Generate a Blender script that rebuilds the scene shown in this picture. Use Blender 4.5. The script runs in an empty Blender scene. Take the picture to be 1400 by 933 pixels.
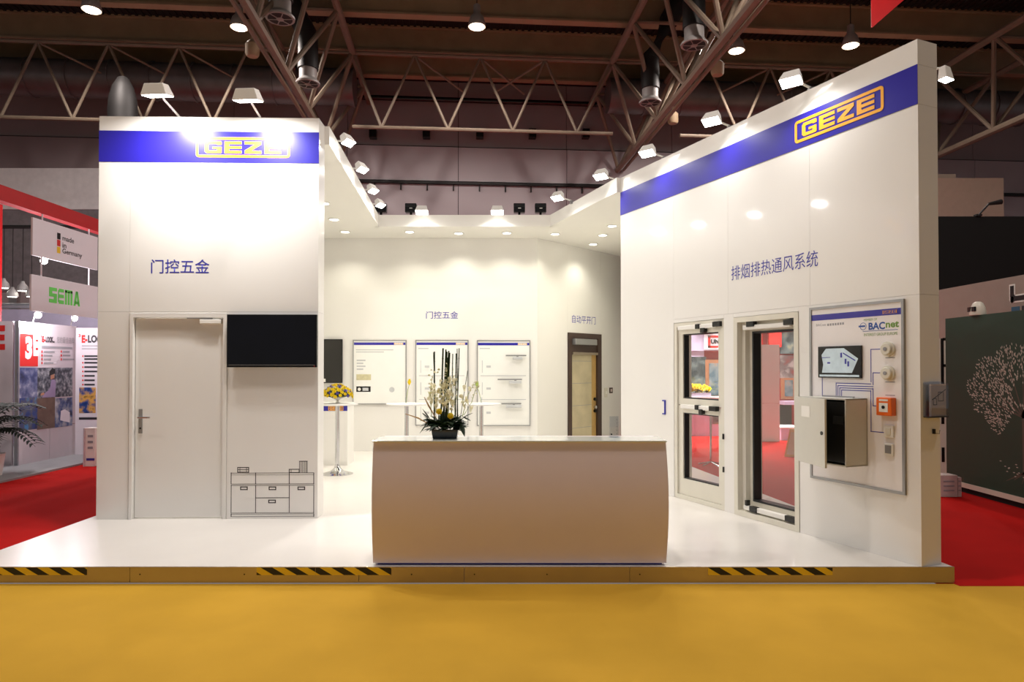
import bpy, bmesh, math, random
from mathutils import Vector, Matrix
random.seed(7)
SC = bpy.context.scene
COL = SC.collection

# ------------------------------------------------------------------ camera
FPX, CX, HOR, CAMZ = 933.0, 700.0, 502.0, 1.715
PITCH = math.radians(0.8)
CY = HOR - FPX*math.tan(PITCH)
cd = bpy.data.cameras.new('camera'); cam = bpy.data.objects.new('camera', cd); COL.objects.link(cam)
cam.location = (0, 0, CAMZ); cam.rotation_euler = (math.pi/2+PITCH, 0, 0)
cd.sensor_width = 36.0; cd.lens = FPX/1400*36; cd.shift_y = (CY-466.5)/1400
cd.clip_end = 300; SC.camera = cam

# ------------------------------------------------------------------ world, view
w = bpy.data.worlds.new('world'); SC.world = w; w.use_nodes = True
bg = w.node_tree.nodes['Background']; bg.inputs[0].default_value = (0.92, 0.86, 0.86, 1); bg.inputs[1].default_value = 0.20
SC.view_settings.view_transform = 'Standard'; SC.view_settings.look = 'None'
SC.view_settings.gamma = 1; SC.view_settings.exposure = 0.0; SC.view_settings.use_curve_mapping = False

# ------------------------------------------------------------------ light levels (each lamp's light is made in its builder)
P_FLOOD, P_FLOOD_FRONT, P_DOWN, P_BAY, P_NEIGH = 11, 31, 47, 1150, 60
C_FLOOD = (1.0, 0.97, 0.93); C_DOWN = (1.0, 0.95, 0.78); C_BAY = (1.0, 0.89, 0.82)

# ------------------------------------------------------------------ helpers
def lin(c):
    out = []
    for v in c:
        v /= 255.0
        out.append(v/12.92 if v <= .04045 else ((v+.055)/1.055)**2.4)
    return out
MATS = {}
def mat(name, rgb, rough=.5, metal=0, var=.06, vscale=6, bump=0, bscale=60, coat=0, emit=0, alpha=1, spec=.5, ecol=None):
    if name in MATS: return MATS[name]
    m = bpy.data.materials.new(name); m.use_nodes = True; nt = m.node_tree; N = nt.nodes; L = nt.links
    b = N['Principled BSDF']; c = lin(rgb)
    tc = N.new('ShaderNodeTexCoord'); nz = N.new('ShaderNodeTexNoise'); nz.inputs['Scale'].default_value = vscale; nz.inputs['Detail'].default_value = 4
    L.new(tc.outputs['Object'], nz.inputs['Vector'])
    rp = N.new('ShaderNodeValToRGB'); rp.color_ramp.elements[0].position = .3; rp.color_ramp.elements[1].position = .7
    rp.color_ramp.elements[0].color = [max(0, v*(1-var)) for v in c]+[1]; rp.color_ramp.elements[1].color = [min(1, v*(1+var)) for v in c]+[1]
    L.new(nz.outputs[0], rp.inputs[0]); L.new(rp.outputs[0], b.inputs['Base Color'])
    b.inputs['Roughness'].default_value = rough; b.inputs['Metallic'].default_value = metal
    b.inputs['Specular IOR Level'].default_value = spec
    b.inputs['Coat Weight'].default_value = coat; b.inputs['Coat Roughness'].default_value = .06
    if emit:
        b.inputs['Emission Color'].default_value = list(lin(ecol or rgb))+[1]; b.inputs['Emission Strength'].default_value = emit
    if bump:
        n2 = N.new('ShaderNodeTexNoise'); n2.inputs['Scale'].default_value = bscale; n2.inputs['Detail'].default_value = 3
        L.new(tc.outputs['Object'], n2.inputs['Vector'])
        bp = N.new('ShaderNodeBump'); bp.inputs['Strength'].default_value = bump; bp.inputs['Distance'].default_value = .01
        L.new(n2.outputs[0], bp.inputs['Height']); L.new(bp.outputs[0], b.inputs['Normal'])
    MATS[name] = m; return m
def glass_mat(name, tint=(1, 1, 1), refl=.9, gl=.0):
    m = bpy.data.materials.new(name); m.use_nodes = True; nt = m.node_tree; N = nt.nodes; L = nt.links
    N.remove(N['Principled BSDF']); out = N['Material Output']
    t = N.new('ShaderNodeBsdfTransparent'); t.inputs[0].default_value = list(tint)+[1]
    g = N.new('ShaderNodeBsdfGlossy'); g.inputs['Roughness'].default_value = .02
    lw = N.new('ShaderNodeLayerWeight'); lw.inputs[0].default_value = .5
    pw = N.new('ShaderNodeMath'); pw.operation = 'POWER'; pw.inputs[1].default_value = 5; L.new(lw.outputs['Facing'], pw.inputs[0])
    fr = N.new('ShaderNodeMath'); fr.operation = 'MULTIPLY_ADD'; fr.inputs[1].default_value = .6; fr.inputs[2].default_value = .07; L.new(pw.outputs[0], fr.inputs[0])
    mx = N.new('ShaderNodeMixShader'); L.new(fr.outputs[0], mx.inputs[0]); L.new(t.outputs[0], mx.inputs[1]); L.new(g.outputs[0], mx.inputs[2])
    L.new(mx.outputs[0], out.inputs[0]); MATS[name] = m; return m
def thin(m, k=.5):              # petals and leaves let light through
    nt = m.node_tree; N = nt.nodes; L = nt.links; b = N['Principled BSDF']; src = b.inputs['Base Color'].links[0].from_socket
    t = N.new('ShaderNodeBsdfTranslucent'); L.new(src, t.inputs[0]); mx = N.new('ShaderNodeMixShader'); mx.inputs[0].default_value = k
    L.new(b.outputs[0], mx.inputs[1]); L.new(t.outputs[0], mx.inputs[2]); L.new(mx.outputs[0], N['Material Output'].inputs[0]); return m
def V3(x, y, z): return Vector((x, y, z))
def ray(px, py):
    a = (px-CX)/FPX; b = (CY-py)/FPX; s, c = math.sin(PITCH), math.cos(PITCH)
    return Vector((a, c-b*s, s+b*c))
def at(px, py, Y):
    d = ray(px, py); return Vector((0, 0, CAMZ))+d*(Y/d.y)
def onz(px, py, z):
    d = ray(px, py); return Vector((0, 0, CAMZ))+d*((z-CAMZ)/d.z)
class Fr:                       # a vertical plane: u runs to the viewer's right, n out of the plane to the viewer
    def __init__(s, O, U):
        s.O = Vector(O[:2]); s.U = Vector(U[:2]).normalized(); s.N = Vector((s.U.y, -s.U.x))
    def pt(s, u, n, z):
        p = s.O+s.U*u+s.N*n; return Vector((p.x, p.y, z))
    def hit(s, px, py, n=0):
        d = ray(px, py); o = s.O+s.N*n
        t = (o.x*s.N.x+o.y*s.N.y)/(d.x*s.N.x+d.y*s.N.y)
        q = d*t; return ((Vector((q.x, q.y))-o).dot(s.U), q.z+CAMZ)
def front(Y): return Fr((0, Y), (1, 0))
class M:
    def __init__(s): s.bm = bmesh.new()
    def hexa(s, p):             # 8 points, bottom 0-3 then top 4-7
        v = [s.bm.verts.new(q) for q in p]
        for f in ((3,2,1,0),(4,5,6,7),(0,1,5,4),(1,2,6,5),(2,3,7,6),(3,0,4,7)): s.bm.faces.new([v[i] for i in f])
        return s
    def box(s, f, u0, u1, n0, n1, z0, z1):
        return s.hexa([f.pt(u0,n1,z0),f.pt(u1,n1,z0),f.pt(u1,n0,z0),f.pt(u0,n0,z0),f.pt(u0,n1,z1),f.pt(u1,n1,z1),f.pt(u1,n0,z1),f.pt(u0,n0,z1)])
    def xbox(s, x0, x1, y0, y1, z0, z1):
        return s.hexa([V3(x0,y0,z0),V3(x1,y0,z0),V3(x1,y1,z0),V3(x0,y1,z0),V3(x0,y0,z1),V3(x1,y0,z1),V3(x1,y1,z1),V3(x0,y1,z1)])
    def prism(s, f, pts, n0, n1):
        a = [s.bm.verts.new(f.pt(u, n1, z)) for u, z in pts]; b = [s.bm.verts.new(f.pt(u, n0, z)) for u, z in pts]
        s.bm.faces.new(a); s.bm.faces.new(b[::-1])
        for i in range(len(a)): j = (i+1) % len(a); s.bm.faces.new([a[i], b[i], b[j], a[j]])
        return s
    def slab(s, pts, z0, z1):
        a = [s.bm.verts.new((x, y, z1)) for x, y in pts]; b = [s.bm.verts.new((x, y, z0)) for x, y in pts]
        s.bm.faces.new(a); s.bm.faces.new(b[::-1])
        for i in range(len(a)): j = (i+1) % len(a); s.bm.faces.new([a[i], b[i], b[j], a[j]])
        return s
    def tube(s, pts, r, n=8, cap=True):
        pts = [Vector(p) for p in pts]; rr = r if isinstance(r, (list, tuple)) else [r]*len(pts); rings = []
        for i, p in enumerate(pts):
            d = (pts[min(i+1, len(pts)-1)]-pts[max(i-1, 0)]).normalized()
            ref = Vector((0, 0, 1)) if abs(d.z) < .9 else Vector((1, 0, 0))
            a = d.cross(ref).normalized(); b = d.cross(a)
            rings.append([s.bm.verts.new(p+(a*math.cos(2*math.pi*k/n)+b*math.sin(2*math.pi*k/n))*rr[i]) for k in range(n)])
        for A, B in zip(rings, rings[1:]):
            for k in range(n): s.bm.faces.new([A[k], A[(k+1) % n], B[(k+1) % n], B[k]])
        if cap: s.bm.faces.new(rings[0][::-1]); s.bm.faces.new(rings[-1])
        return s
    def lathe(s, c, prof, n=20):
        c = Vector(c); rings = []
        for r, z in prof: rings.append([s.bm.verts.new(c+V3(r*math.cos(2*math.pi*k/n), r*math.sin(2*math.pi*k/n), z)) for k in range(n)])
        for A, B in zip(rings, rings[1:]):
            for k in range(n): s.bm.faces.new([A[k], A[(k+1) % n], B[(k+1) % n], B[k]])
        s.bm.faces.new(rings[0][::-1]); s.bm.faces.new(rings[-1]); return s
    def disc(s, f, u, z, r, n0, n1, k=20):
        return s.prism(f, [(u+r*math.cos(2*math.pi*i/k), z+r*math.sin(2*math.pi*i/k)) for i in range(k)], n0, n1)
    def ball(s, c, r, seg=10, sq=(1, 1, 1)):
        bmesh.ops.create_uvsphere(s.bm, u_segments=seg, v_segments=max(5, seg//2+1), radius=r, matrix=Matrix.Translation(Vector(c)) @ Matrix.Diagonal((*sq, 1))); return s
    def leaf(s, p, d, L, W, droop=.3, up=Vector((0, 0, 1))):   # a bent pointed blade with thickness
        d = Vector(d).normalized(); side = d.cross(up)
        side = side.normalized() if side.length > .05 else Vector((1, 0, 0)); nn = side.cross(d); prev = None; K = 4
        for i in range(K+1):
            t = i/K; c = Vector(p)+d*(L*t)+Vector((0, 0, -droop*L*t*t)); wd = W*math.sin(math.pi*min(.97, .08+.92*t))*.5
            row = [s.bm.verts.new(c-side*wd), s.bm.verts.new(c+nn*(wd*.25)), s.bm.verts.new(c+side*wd), s.bm.verts.new(c-nn*(wd*.1+.0006))]
            if prev:
                for k in range(4): s.bm.faces.new([prev[k], prev[(k+1) % 4], row[(k+1) % 4], row[k]])
            prev = row
        return s
    def obj(s, name, m, parent=None, smooth=False, bevel=0, mesh_only=False):
        bmesh.ops.recalc_face_normals(s.bm, faces=s.bm.faces)
        me = bpy.data.meshes.new(name); s.bm.to_mesh(me); s.bm.free(); me.materials.append(m)
        if smooth:
            for p in me.polygons: p.use_smooth = True
            me.set_sharp_from_angle(angle=math.radians(40))
        if mesh_only: return me
        o = bpy.data.objects.new(name, me); COL.objects.link(o)
        if parent: o.parent = parent
        if bevel:
            b = o.modifiers.new('bevel', 'BEVEL'); b.width = bevel; b.segments = 2; b.limit_method = 'ANGLE'
        return o
def inst(name, me, parent, mtx):
    o = bpy.data.objects.new(name, me); COL.objects.link(o); o.parent = parent; o.matrix_local = mtx; return o
def tag(o, label, cat=None, group=None, kind=None):
    o['label'] = label
    if cat: o['category'] = cat
    if group: o['group'] = group
    if kind: o['kind'] = kind
    return o
def root(name, label, cat, group=None, kind=None):
    o = bpy.data.objects.new(name, None); COL.objects.link(o); o.empty_display_size = .1
    return tag(o, label, cat, group, kind)
def struct(name, label=None):
    o = bpy.data.objects.new(name, None); COL.objects.link(o); o['kind'] = 'structure'
    if label: o['label'] = label
    return o
def light(kind, loc, target, power, color, parent, size=.1, size_y=None, spot=None, blend=.5, spread=None):
    ld = bpy.data.lights.new('lamp_light', kind); ld.energy = power; ld.color = color
    if kind == 'AREA':
        ld.shape = 'RECTANGLE'; ld.size = size; ld.size_y = size_y or size
        if spread: ld.spread = math.radians(spread)
    else: ld.shadow_soft_size = size
    if kind == 'SPOT': ld.spot_size = math.radians(spot); ld.spot_blend = blend
    o = bpy.data.objects.new('lamp_light', ld); COL.objects.link(o); o.location = loc
    o.rotation_euler = (Vector(target)-Vector(loc)).to_track_quat('-Z', 'Y').to_euler()
    if parent: o.parent = parent
    return o
def text(s, f, u, z, h, n, m, parent, name='lettering', width=None, anchor='l', bold=0, label=None, shear=0):
    cu = bpy.data.curves.new('t', 'FONT'); cu.body = s; cu.size = 1; cu.offset = bold; cu.resolution_u = 3; cu.shear = shear
    o = bpy.data.objects.new('t', cu); COL.objects.link(o)
    dg = bpy.context.evaluated_depsgraph_get(); me = bpy.data.meshes.new_from_object(o.evaluated_get(dg))
    bpy.data.objects.remove(o); bpy.data.curves.remove(cu)
    if not len(me.vertices): return None
    xs = [v.co.x for v in me.vertices]; ys = [v.co.y for v in me.vertices]
    x0, x1, y0, y1 = min(xs), max(xs), min(ys), max(ys); sy = h/(y1-y0); sx = (width/(x1-x0)) if width else sy
    off = {'l': 0, 'c': -.5, 'r': -1}[anchor]*(x1-x0)*sx
    for v in me.vertices: v.co = f.pt(u+(v.co.x-x0)*sx+off, n, z+(v.co.y-y0)*sy)
    me.name = name; me.materials.clear(); me.materials.append(m)
    t = bpy.data.objects.new(name, me); COL.objects.link(t); t.parent = parent
    if label: t['label'] = label
    return t
def R(m, f, a, n0, n1): return m.box(f, a[0], a[1], n0, n1, a[2], a[3])
def logo(f, u0, u1, z0, z1, n, parent, m, inner=None):
    W, H = u1-u0, z1-z0; b = M(); th = H*.13; r = H*.16
    def rr(i):
        pts = []
        x0, x1, y0, y1, q = u0+i, u1-i, z0+i, z1-i, max(r-i, r*.25)
        for cx, cy, a in ((x1-q, y1-q, 0), (x0+q, y1-q, 90), (x0+q, y0+q, 180), (x1-q, y0+q, 270)):
            for k in range(5): g = math.radians(a+k*22.5); pts.append((cx+q*math.cos(g), cy+q*math.sin(g)))
        return pts
    A, B = rr(0), rr(th); k = len(A)
    for i in range(k): j = (i+1) % k; b.prism(f, [A[i], A[j], B[j], B[i]], 0, n)
    x0, x1 = u0+W*.092, u1-W*.092; zb, zt = z0+H*.20, z1-H*.20; lh = zt-zb; lw = (x1-x0)*.222; gap = ((x1-x0)-4*lw)/3; s = lh*.245; v = lw*.27
    for i in range(4):
        a = x0+i*(lw+gap); c = a+lw
        if i == 0:
            q = s*.7
            b.prism(f, [(a+q, zt), (c-q*.4, zt), (c, zt-q*.4), (c, zt-s*1.25), (c-v, zt-s*1.25), (c-v, zt-s), (a+v, zt-s), (a+v*.9, zt-s*1.1), (a, zt-q)], 0, n)
            b.prism(f, [(a, zt-q), (a+v*.9, zt-s*1.1), (a+v*.9, zb+s*1.1), (a, zb+q)], 0, n)
            b.prism(f, [(a, zb+q), (a+v*.9, zb+s*1.1), (a+v, zb+s), (c, zb+s), (c, zb+q*.4), (c-q*.4, zb), (a+q, zb)], 0, n)
            b.prism(f, [(c-v, zb+s), (c, zb+s), (c, zb+lh*.54), (c-v*2, zb+lh*.54), (c-v*2, zb+lh*.36), (c-v, zb+lh*.36)], 0, n)
        elif i == 2:
            b.prism(f, [(a, zt), (c, zt), (c, zt-s), (a, zt-s)], 0, n); b.prism(f, [(a, zb), (c, zb), (c, zb+s), (a, zb+s)], 0, n)
            b.prism(f, [(c-v*1.5, zt-s), (c, zt-s), (a+v*1.5, zb+s), (a, zb+s)], 0, n)
        else:
            b.prism(f, [(a, zb), (a+v, zb), (a+v, zt), (a, zt)], 0, n)
            for zz in (zb, zb+lh*.5-s*.45, zt-s): b.prism(f, [(a+v, zz), (c, zz), (c, zz+s*(.9 if zz not in (zb, zt-s) else 1)), (a+v, zz+s*(.9 if zz not in (zb, zt-s) else 1))], 0, n)
    o = b.obj('logo', m, parent); o['label'] = 'yellow framed GEZE logo'; return o

# ------------------------------------------------------------------ materials
WHITE = mat('white_lacquer', (236, 234, 230), .32, var=.012, vscale=1.2, coat=.35)
WHITEM = mat('white_matt', (236, 234, 228), .55, var=.012, vscale=1.2)
FLOORW = mat('white_floor', (232, 228, 222), .28, var=.02, vscale=2, coat=.15)
BLUE = mat('band_blue', (40, 32, 158), .35, var=.03, vscale=2, coat=.3)
YEL = mat('logo_yellow', (246, 176, 40), .4, var=.02)
INK = mat('ink_blue', (52, 54, 160), .5, var=.02)
BLACK = mat('black_plastic', (14, 14, 15), .25, var=.05)
BLACKM = mat('black_matt', (8, 8, 8), .8, var=.1)
GREYM = mat('grey_frame', (158, 158, 158), .4, .6, var=.03)
ALU = mat('aluminium', (176, 164, 146), .3, .85, var=.05, vscale=3)
CHROME = mat('chrome', (210, 210, 212), .08, 1, var=.02)
STEEL = mat('truss_paint', (126, 111, 95), .6, var=.08, vscale=3)
BEAM = mat('beam_paint', (156, 134, 106), .65, var=.10, vscale=2)
DUCT = mat('duct_steel', (120, 116, 116), .4, .45, var=.15, vscale=2)
DUCTD = mat('dark_duct', (34, 32, 32), .6, .2, var=.15, vscale=3)
NOZ = mat('nozzle_paint', (152, 148, 146), .5, var=.05)
CREAM = mat('window_frame_paint', (222, 218, 204), .35, var=.015, coat=.2)
GASK = mat('gasket', (30, 32, 34), .4)
GLASS = glass_mat('clear_glass')
ACRY = glass_mat('acrylic', (.9, .92, .95))
LAMPG = mat('lamp_glass', (255, 252, 245), .4, var=0, emit=22)
BAYG = mat('bay_glass', (255, 232, 200), .4, var=0, emit=16)
DOWNG = mat('downlight_glass', (255, 250, 235), .4, var=0, emit=9)
RED = mat('red_paint', (186, 24, 28), .4, var=.05)

# ------------------------------------------------------------------ hall frame (turned a little from the camera)
TH = math.atan(.079)
def H(u, v, z): return Vector((u*math.cos(TH)-v*math.sin(TH), u*math.sin(TH)+v*math.cos(TH), z))
HU = Vector((math.cos(TH), math.sin(TH)))
def hframe(v): p = H(0, v, 0); return Fr((p.x, p.y), HU)
DECK = 12.45
carp = mat('yellow_carpet', (206, 160, 54), .9, var=.06, vscale=1.5, bump=.25, bscale=260, spec=.1)
redc = mat('red_carpet', (180, 19, 15), .9, var=.06, vscale=2, bump=.25, bscale=260, spec=.1)
greyfl = mat('grey_floor', (150, 150, 152), .6, var=.05)

# ---- floors
o = M().slab([(-30, -8), (30, -8), (30, 5.417), (-30, 5.417)], -.06, 0).obj('floor', carp); tag(o, 'yellow carpet of the aisle in front of the stand', kind='structure')
o = M().slab([(-30, 5.417), (-4.43, 5.417), (-4.43, 27), (-30, 27)], -.06, 0).obj('floor_left', redc); tag(o, 'red carpet of the aisle left of the stand', kind='structure')
o = M().slab([(3.5, 5.36), (30, 5.36), (30, 27), (-4.43, 27), (-4.43, 15.2), (2.345, 15.2)], -.06, .002).obj('floor_right', redc); tag(o, 'red carpet beyond the right side of the stand', kind='structure')
PZ = .13
pl = struct('floor_platform', 'raised glossy white floor of the exhibition stand')
M().slab([(-4.43, 5.43), (3.5, 5.43), (2.345, 15.2), (-4.43, 15.2)], .01, PZ).obj('platform_top', FLOORW, pl)
ff = front(5.43)
for i, (a, b) in enumerate(((-4.43, -3.02), (-3.02, -1.21), (-1.21, -.377), (-.377, .93), (.93, 3.5))):
    M().box(ff, a+.0015, b-.0015, 0, .013, .008, PZ+.004).obj('edge_strip', ALU, pl, bevel=.002)
    for q in (a+.08, (a+b)/2):
        M().disc(ff, q, .075, .006, .012, .0155, 8).obj('screw', GASK, pl)
haz = bpy.data.materials.new('hazard_stripes'); haz.use_nodes = True
nt = haz.node_tree; N = nt.nodes; L = nt.links; b = N['Principled BSDF']; b.inputs['Roughness'].default_value = .5
tc = N.new('ShaderNodeTexCoord'); sx = N.new('ShaderNodeSeparateXYZ'); L.new(tc.outputs['Object'], sx.inputs[0])
ad = N.new('ShaderNodeMath'); ad.operation = 'ADD'; L.new(sx.outputs[0], ad.inputs[0])
mz = N.new('ShaderNodeMath'); mz.operation = 'MULTIPLY'; mz.inputs[1].default_value = 1.7; L.new(sx.outputs[2], mz.inputs[0]); L.new(mz.outputs[0], ad.inputs[1])
dv = N.new('ShaderNodeMath'); dv.operation = 'MULTIPLY'; dv.inputs[1].default_value = 1/.186; L.new(ad.outputs[0], dv.inputs[0])
fr_ = N.new('ShaderNodeMath'); fr_.operation = 'FRACT'; L.new(dv.outputs[0], fr_.inputs[0])
gt = N.new('ShaderNodeMath'); gt.operation = 'GREATER_THAN'; gt.inputs[1].default_value = .5; L.new(fr_.outputs[0], gt.inputs[0])
mx = N.new('ShaderNodeMix'); mx.data_type = 'RGBA'; L.new(gt.outputs[0], mx.inputs[0]); mx.inputs[6].default_value = lin((244, 206, 36))+[1]; mx.inputs[7].default_value = lin((22, 18, 14))+[1]
L.new(mx.outputs[2], b.inputs['Base Color'])
for a, c in ((-80, 119), (351, 431), (431.5, 535), (968, 1138)):
    u0, u1 = at(a, 780, 5.417).x, at(c, 780, 5.417).x
    M().box(ff, u0, u1, .013, .0155, .070, PZ-.002).obj('hazard_tape', haz, pl)['label'] = 'black and yellow striped hazard tape'

# ---- hall shell
deckm = mat('roof_deck', (30, 26, 24), .8, var=.3, vscale=1.2)
ce = struct('ceiling', 'dark ribbed roof deck of the exhibition hall')
b = M(); hc = hframe(0)
b.box(hc, -40, 40, -26, 8, DECK, DECK+.1)
b.obj('deck', deckm, ce)
b = M()
for i in range(160):
    u = -14+i*.2; b.box(hc, u, u+.08, -26, -14, DECK-.05, DECK)
b.obj('deck_ribs', deckm, ce)['kind'] = 'stuff'
hw1 = mat('hall_wall_upper', (150, 138, 140), .75, var=.06, vscale=.6); hw2 = mat('hall_wall_lower', (176, 168, 172), .7, var=.04, vscale=.5)
hb = hframe(25); wb = struct('wall_hall', 'mauve panelled rear wall of the exhibition hall')
M().box(hb, -40, 40, -.5, -.06, 0, DECK).obj('backing', BLACKM, wb)
for i in range(-10, 10):
    M().box(hb, i*4+.01, i*4+3.99, -.06, 0, 9.80, 12.3).obj('upper_panel', hw1, wb)
    M().box(hb, i*4+.01, i*4+3.99, -.06, .1, 8.50, 9.74).obj('middle_panel', hw1 if i < -3 else hw2, wb)
    M().box(hb, i*4+.01, i*4+3.99, -.06, .02, 0.02, 8.38).obj('lower_panel', hw2, wb)
M().box(hb, -40, 40, 0, .16, 8.38, 8.46).obj('cable_rail', DUCTD, wb)
for i in range(14):
    M().box(hb, -4+i*.95, -3.95+i*.95, .02, .10, 8.16, 8.38).obj('rail_hook', DUCTD, wb)
for i, z in enumerate((12.05, 11.32)):
    o = M().tube([hb.pt(-4.6, .5, z), hb.pt(6.6, .5, z)], .09, 10).obj('hall_pipe', BLACK, smooth=True)
    tag(o, ('upper', 'lower')[i]+' black pipe running across the mauve hall wall', 'pipe', 'black wall pipes')
for i, px in enumerate((510, 583, 656, 728, 801)):
    u, z = hb.hit(px, 183, .3)
    r_ = root('wall_fixture', 'small black fixture high on mauve hall wall, %s from the left' % ('first', 'second', 'third', 'fourth', 'fifth')[i], 'fixture', 'small black fixtures on hall wall')
    M().box(hb, u-.13, u+.13, .12, .42, z-.16, z+.16).obj('housing', BLACK, r_, bevel=.01); M().box(hb, u-.03, u+.03, 0, .12, z-.02, z+.22).obj('bracket', DUCTD, r_)

# ---- roof beams
for i, (v, z0) in enumerate(((16.9, 11.6), (19.3, 11.6), (21.6, 11.6), (23.6, 11.7))):
    f = hframe(v); r_ = root('roof_beam', 'beige roof beam under the deck, %s from the front' % ('first', 'second', 'third', 'fourth')[i], 'beam', 'roof beams')
    M().box(f, -26, 26, -.04, .04, z0+.06, DECK-.08).obj('web', BEAM, r_)
    M().box(f, -26, 26, -.14, .14, z0, z0+.06).obj('bottom_flange', BEAM, r_); M().box(f, -26, 26, -.14, .14, DECK-.08, DECK-.01).obj('top_flange', BEAM, r_)

# ---- trusses
ZB, ZT, VA = 9.0, 11.26, 20.9
def tchild(name, p, q, r, parent): return M().tube([p, q], r, 8).obj(name, STEEL, parent, smooth=True)
def long_truss(ub, ui, uo, label, v0=8.4):
    r_ = root('roof_truss', label, 'truss', 'roof trusses')
    tchild('bottom_chord', H(ub, v0, ZB), H(ub, 24.8, ZB), .10, r_); tchild('cable_pipe', H(ub-.24 if ui > ub else ub+.24, v0, ZB+.02), H(ub-.24 if ui > ub else ub+.24, 24.8, ZB+.02), .055, r_)
    tchild('top_chord', H(ui, v0, ZT), H(ui, 24.8, ZT), .105, r_); tchild('top_chord', H(uo, v0, ZT), H(uo, 24.8, ZT), .105, r_)
    v = VA-12.5
    while v < 24.5:
        nb = H(ub, v+1.25, ZB)
        if v+1.25 < 24.8:
            for uu in (ui, uo):
                tchild('diagonal', H(uu, v, ZT), nb, .065, r_)
                if v+2.5 < 24.8: tchild('diagonal', H(uu, v+2.5, ZT), nb, .065, r_)
        tchild('cross_member', H(ui, v, ZT), H(uo, v, ZT), .05, r_)
        v += 2.5
    return r_
long_truss(-4.25, -3.2, -5.3, 'triangular roof truss running to the back, above the left wall')
long_truss(5.87, 4.8, 6.95, 'triangular roof truss running to the back, above the right wall')
long_truss(16.4, 15.4, 17.5, 'dark roof truss at the far right edge')
def cross_truss(u0, u1, tops, bots, label):
    r_ = root('roof_truss', label, 'truss', 'roof trusses')
    tchild('top_chord', H(u0, VA, ZT), H(u1, VA, ZT), .06, r_); tchild('bottom_chord', H(u0, VA, ZB), H(u1, VA, ZB), .06, r_)
    seq = sorted([(u, ZT) for u in tops]+[(u, ZB) for u in bots])
    for a, b_ in zip(seq, seq[1:]): tchild('diagonal', H(a[0], VA, a[1]), H(b_[0], VA, b_[1]), .042, r_)
    for a in tops[1:-1]: tchild('purlin_brace', H(a, VA, ZT-.02), H(a+(1.5 if a < 1 else -1.5), VA+1.6, ZT-.45), .035, r_)
cross_truss(-3.2, 4.8, [-3.2, -1.33, .68, 2.68, 4.8], [-2.33, -.32, 1.68, 3.68], 'zigzag cross truss between the two long trusses at centre')
cross_truss(-15, -5.3, [-14.3, -12.3, -10.3, -8.3, -6.3], [-13.3, -11.3, -9.3, -7.3], 'zigzag cross truss above the left neighbour, left of the long truss')
cross_truss(6.95, 15.4, [7.9, 9.9, 11.9, 13.9], [8.9, 10.9, 12.9], 'zigzag cross truss behind the right wall lamps')

# ---- ducts and nozzles
VD = 22.7
for a, b_, lab in ((-16, -3.4, 'round spiral steel duct crossing the hall at upper left'), (5.05, 20, 'round spiral steel duct crossing the hall at upper right')):
    zc = 1.715+(502-122)/933*22.6
    r_ = root('air_duct', lab, 'duct', 'round air ducts'); n = max(3, int((b_-a)/1.2))
    for i in range(n):
        p, q = a+(b_-a)*i/n, a+(b_-a)*(i+1)/n
        M().tube([H(p, VD, zc), H(q-.05, VD, zc), H(q-.05, VD, zc), H(q, VD, zc)], [.58, .58, .62, .62], 20).obj('duct_section', DUCT, r_, smooth=True)
r_ = root('duct_stub', 'upright round duct with domed top behind the left wall', 'duct')
p = at(168, 152, 19.0); M().lathe((p.x, p.y, 0.003), [(.38, 0), (.38, 8.9), (.36, 9.2), (.27, 9.55), (.14, 9.8), (.05, 9.85)], 20).obj('pipe', DUCTD, r_, smooth=True)
nz = [(383, 26, 'upper air nozzle hanging from the left long truss'), (421, 115, 'lower air nozzle hanging from the left long truss'), (949, 62, 'upper air nozzle hanging from the right long truss'), (889, 141, 'lower air nozzle hanging from the right long truss')]
for px, py, lab in nz:
    c = onz(px, py, 9.3); r_ = root('air_nozzle', lab, 'air nozzle', 'round air nozzles'); s = 1 if px < 600 else -1
    M().lathe((c.x, c.y, 9.3), [(.31, 0), (.315, .04), (.23, .14), (.23, .40)], 24).obj('collar', NOZ, r_, smooth=True)
    M().lathe((c.x, c.y, 9.28), [(.26, .015), (.26, .02), (.2, .021)], 24).obj('throat', DUCTD, r_)
    M().lathe((c.x, c.y, 9.265), [(.03, 0), (.08, .02), (.08, .03)], 16).obj('centre_disc', NOZ, r_)
    for k in range(6):
        a = k*math.pi/3; M().tube([V3(c.x, c.y, 9.285), V3(c.x+.27*math.cos(a), c.y+.27*math.sin(a), 9.295)], .012, 5).obj('vane', NOZ, r_)
    M().tube([(c.x, c.y, 9.7), (c.x, c.y, 10.6), (c.x-.45*s, c.y-.3, 11.5), (c.x-.9*s, c.y-.4, 12.3)], .27, 16).obj('flexible_duct', DUCTD, r_, smooth=True)

# ---- high bay lamps
def bay(loc, lab, power=P_BAY):
    r_ = root('high_bay_lamp', lab, 'lamp', 'high bay lamps'); x, y, z = loc
    M().lathe((x, y, z), [(.21, .02), (.23, 0), (.24, .04), (.18, .26), (.10, .36), (.09, .58), (.04, .62)], 24).obj('housing', NOZ, r_, smooth=True)
    M().lathe((x, y, z-.012), [(.19, 0), (.195, .01), (.195, .02)], 24).obj('lens', BAYG, r_)
    M().tube([(x, y, z+.6), (x, y, DECK)], .015, 6).obj('hanger', DUCTD, r_)
    light('SPOT', (x, y, z-.05), (x, y, 0), power, C_BAY, r_, size=.18, spot=172, blend=.35)
for px, py, lab in ((125, 14, 'lit high bay lamp at far upper left'), (327, 38, 'lit high bay lamp beside the left long truss'), (652, 37, 'lit high bay lamp above the centre of the stand'), (1007, 70, 'lit high bay lamp beside the right long truss'), (1163, 63, 'lit high bay lamp above the right wall')):
    bay(onz(px, py, 10.8), lab)
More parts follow.
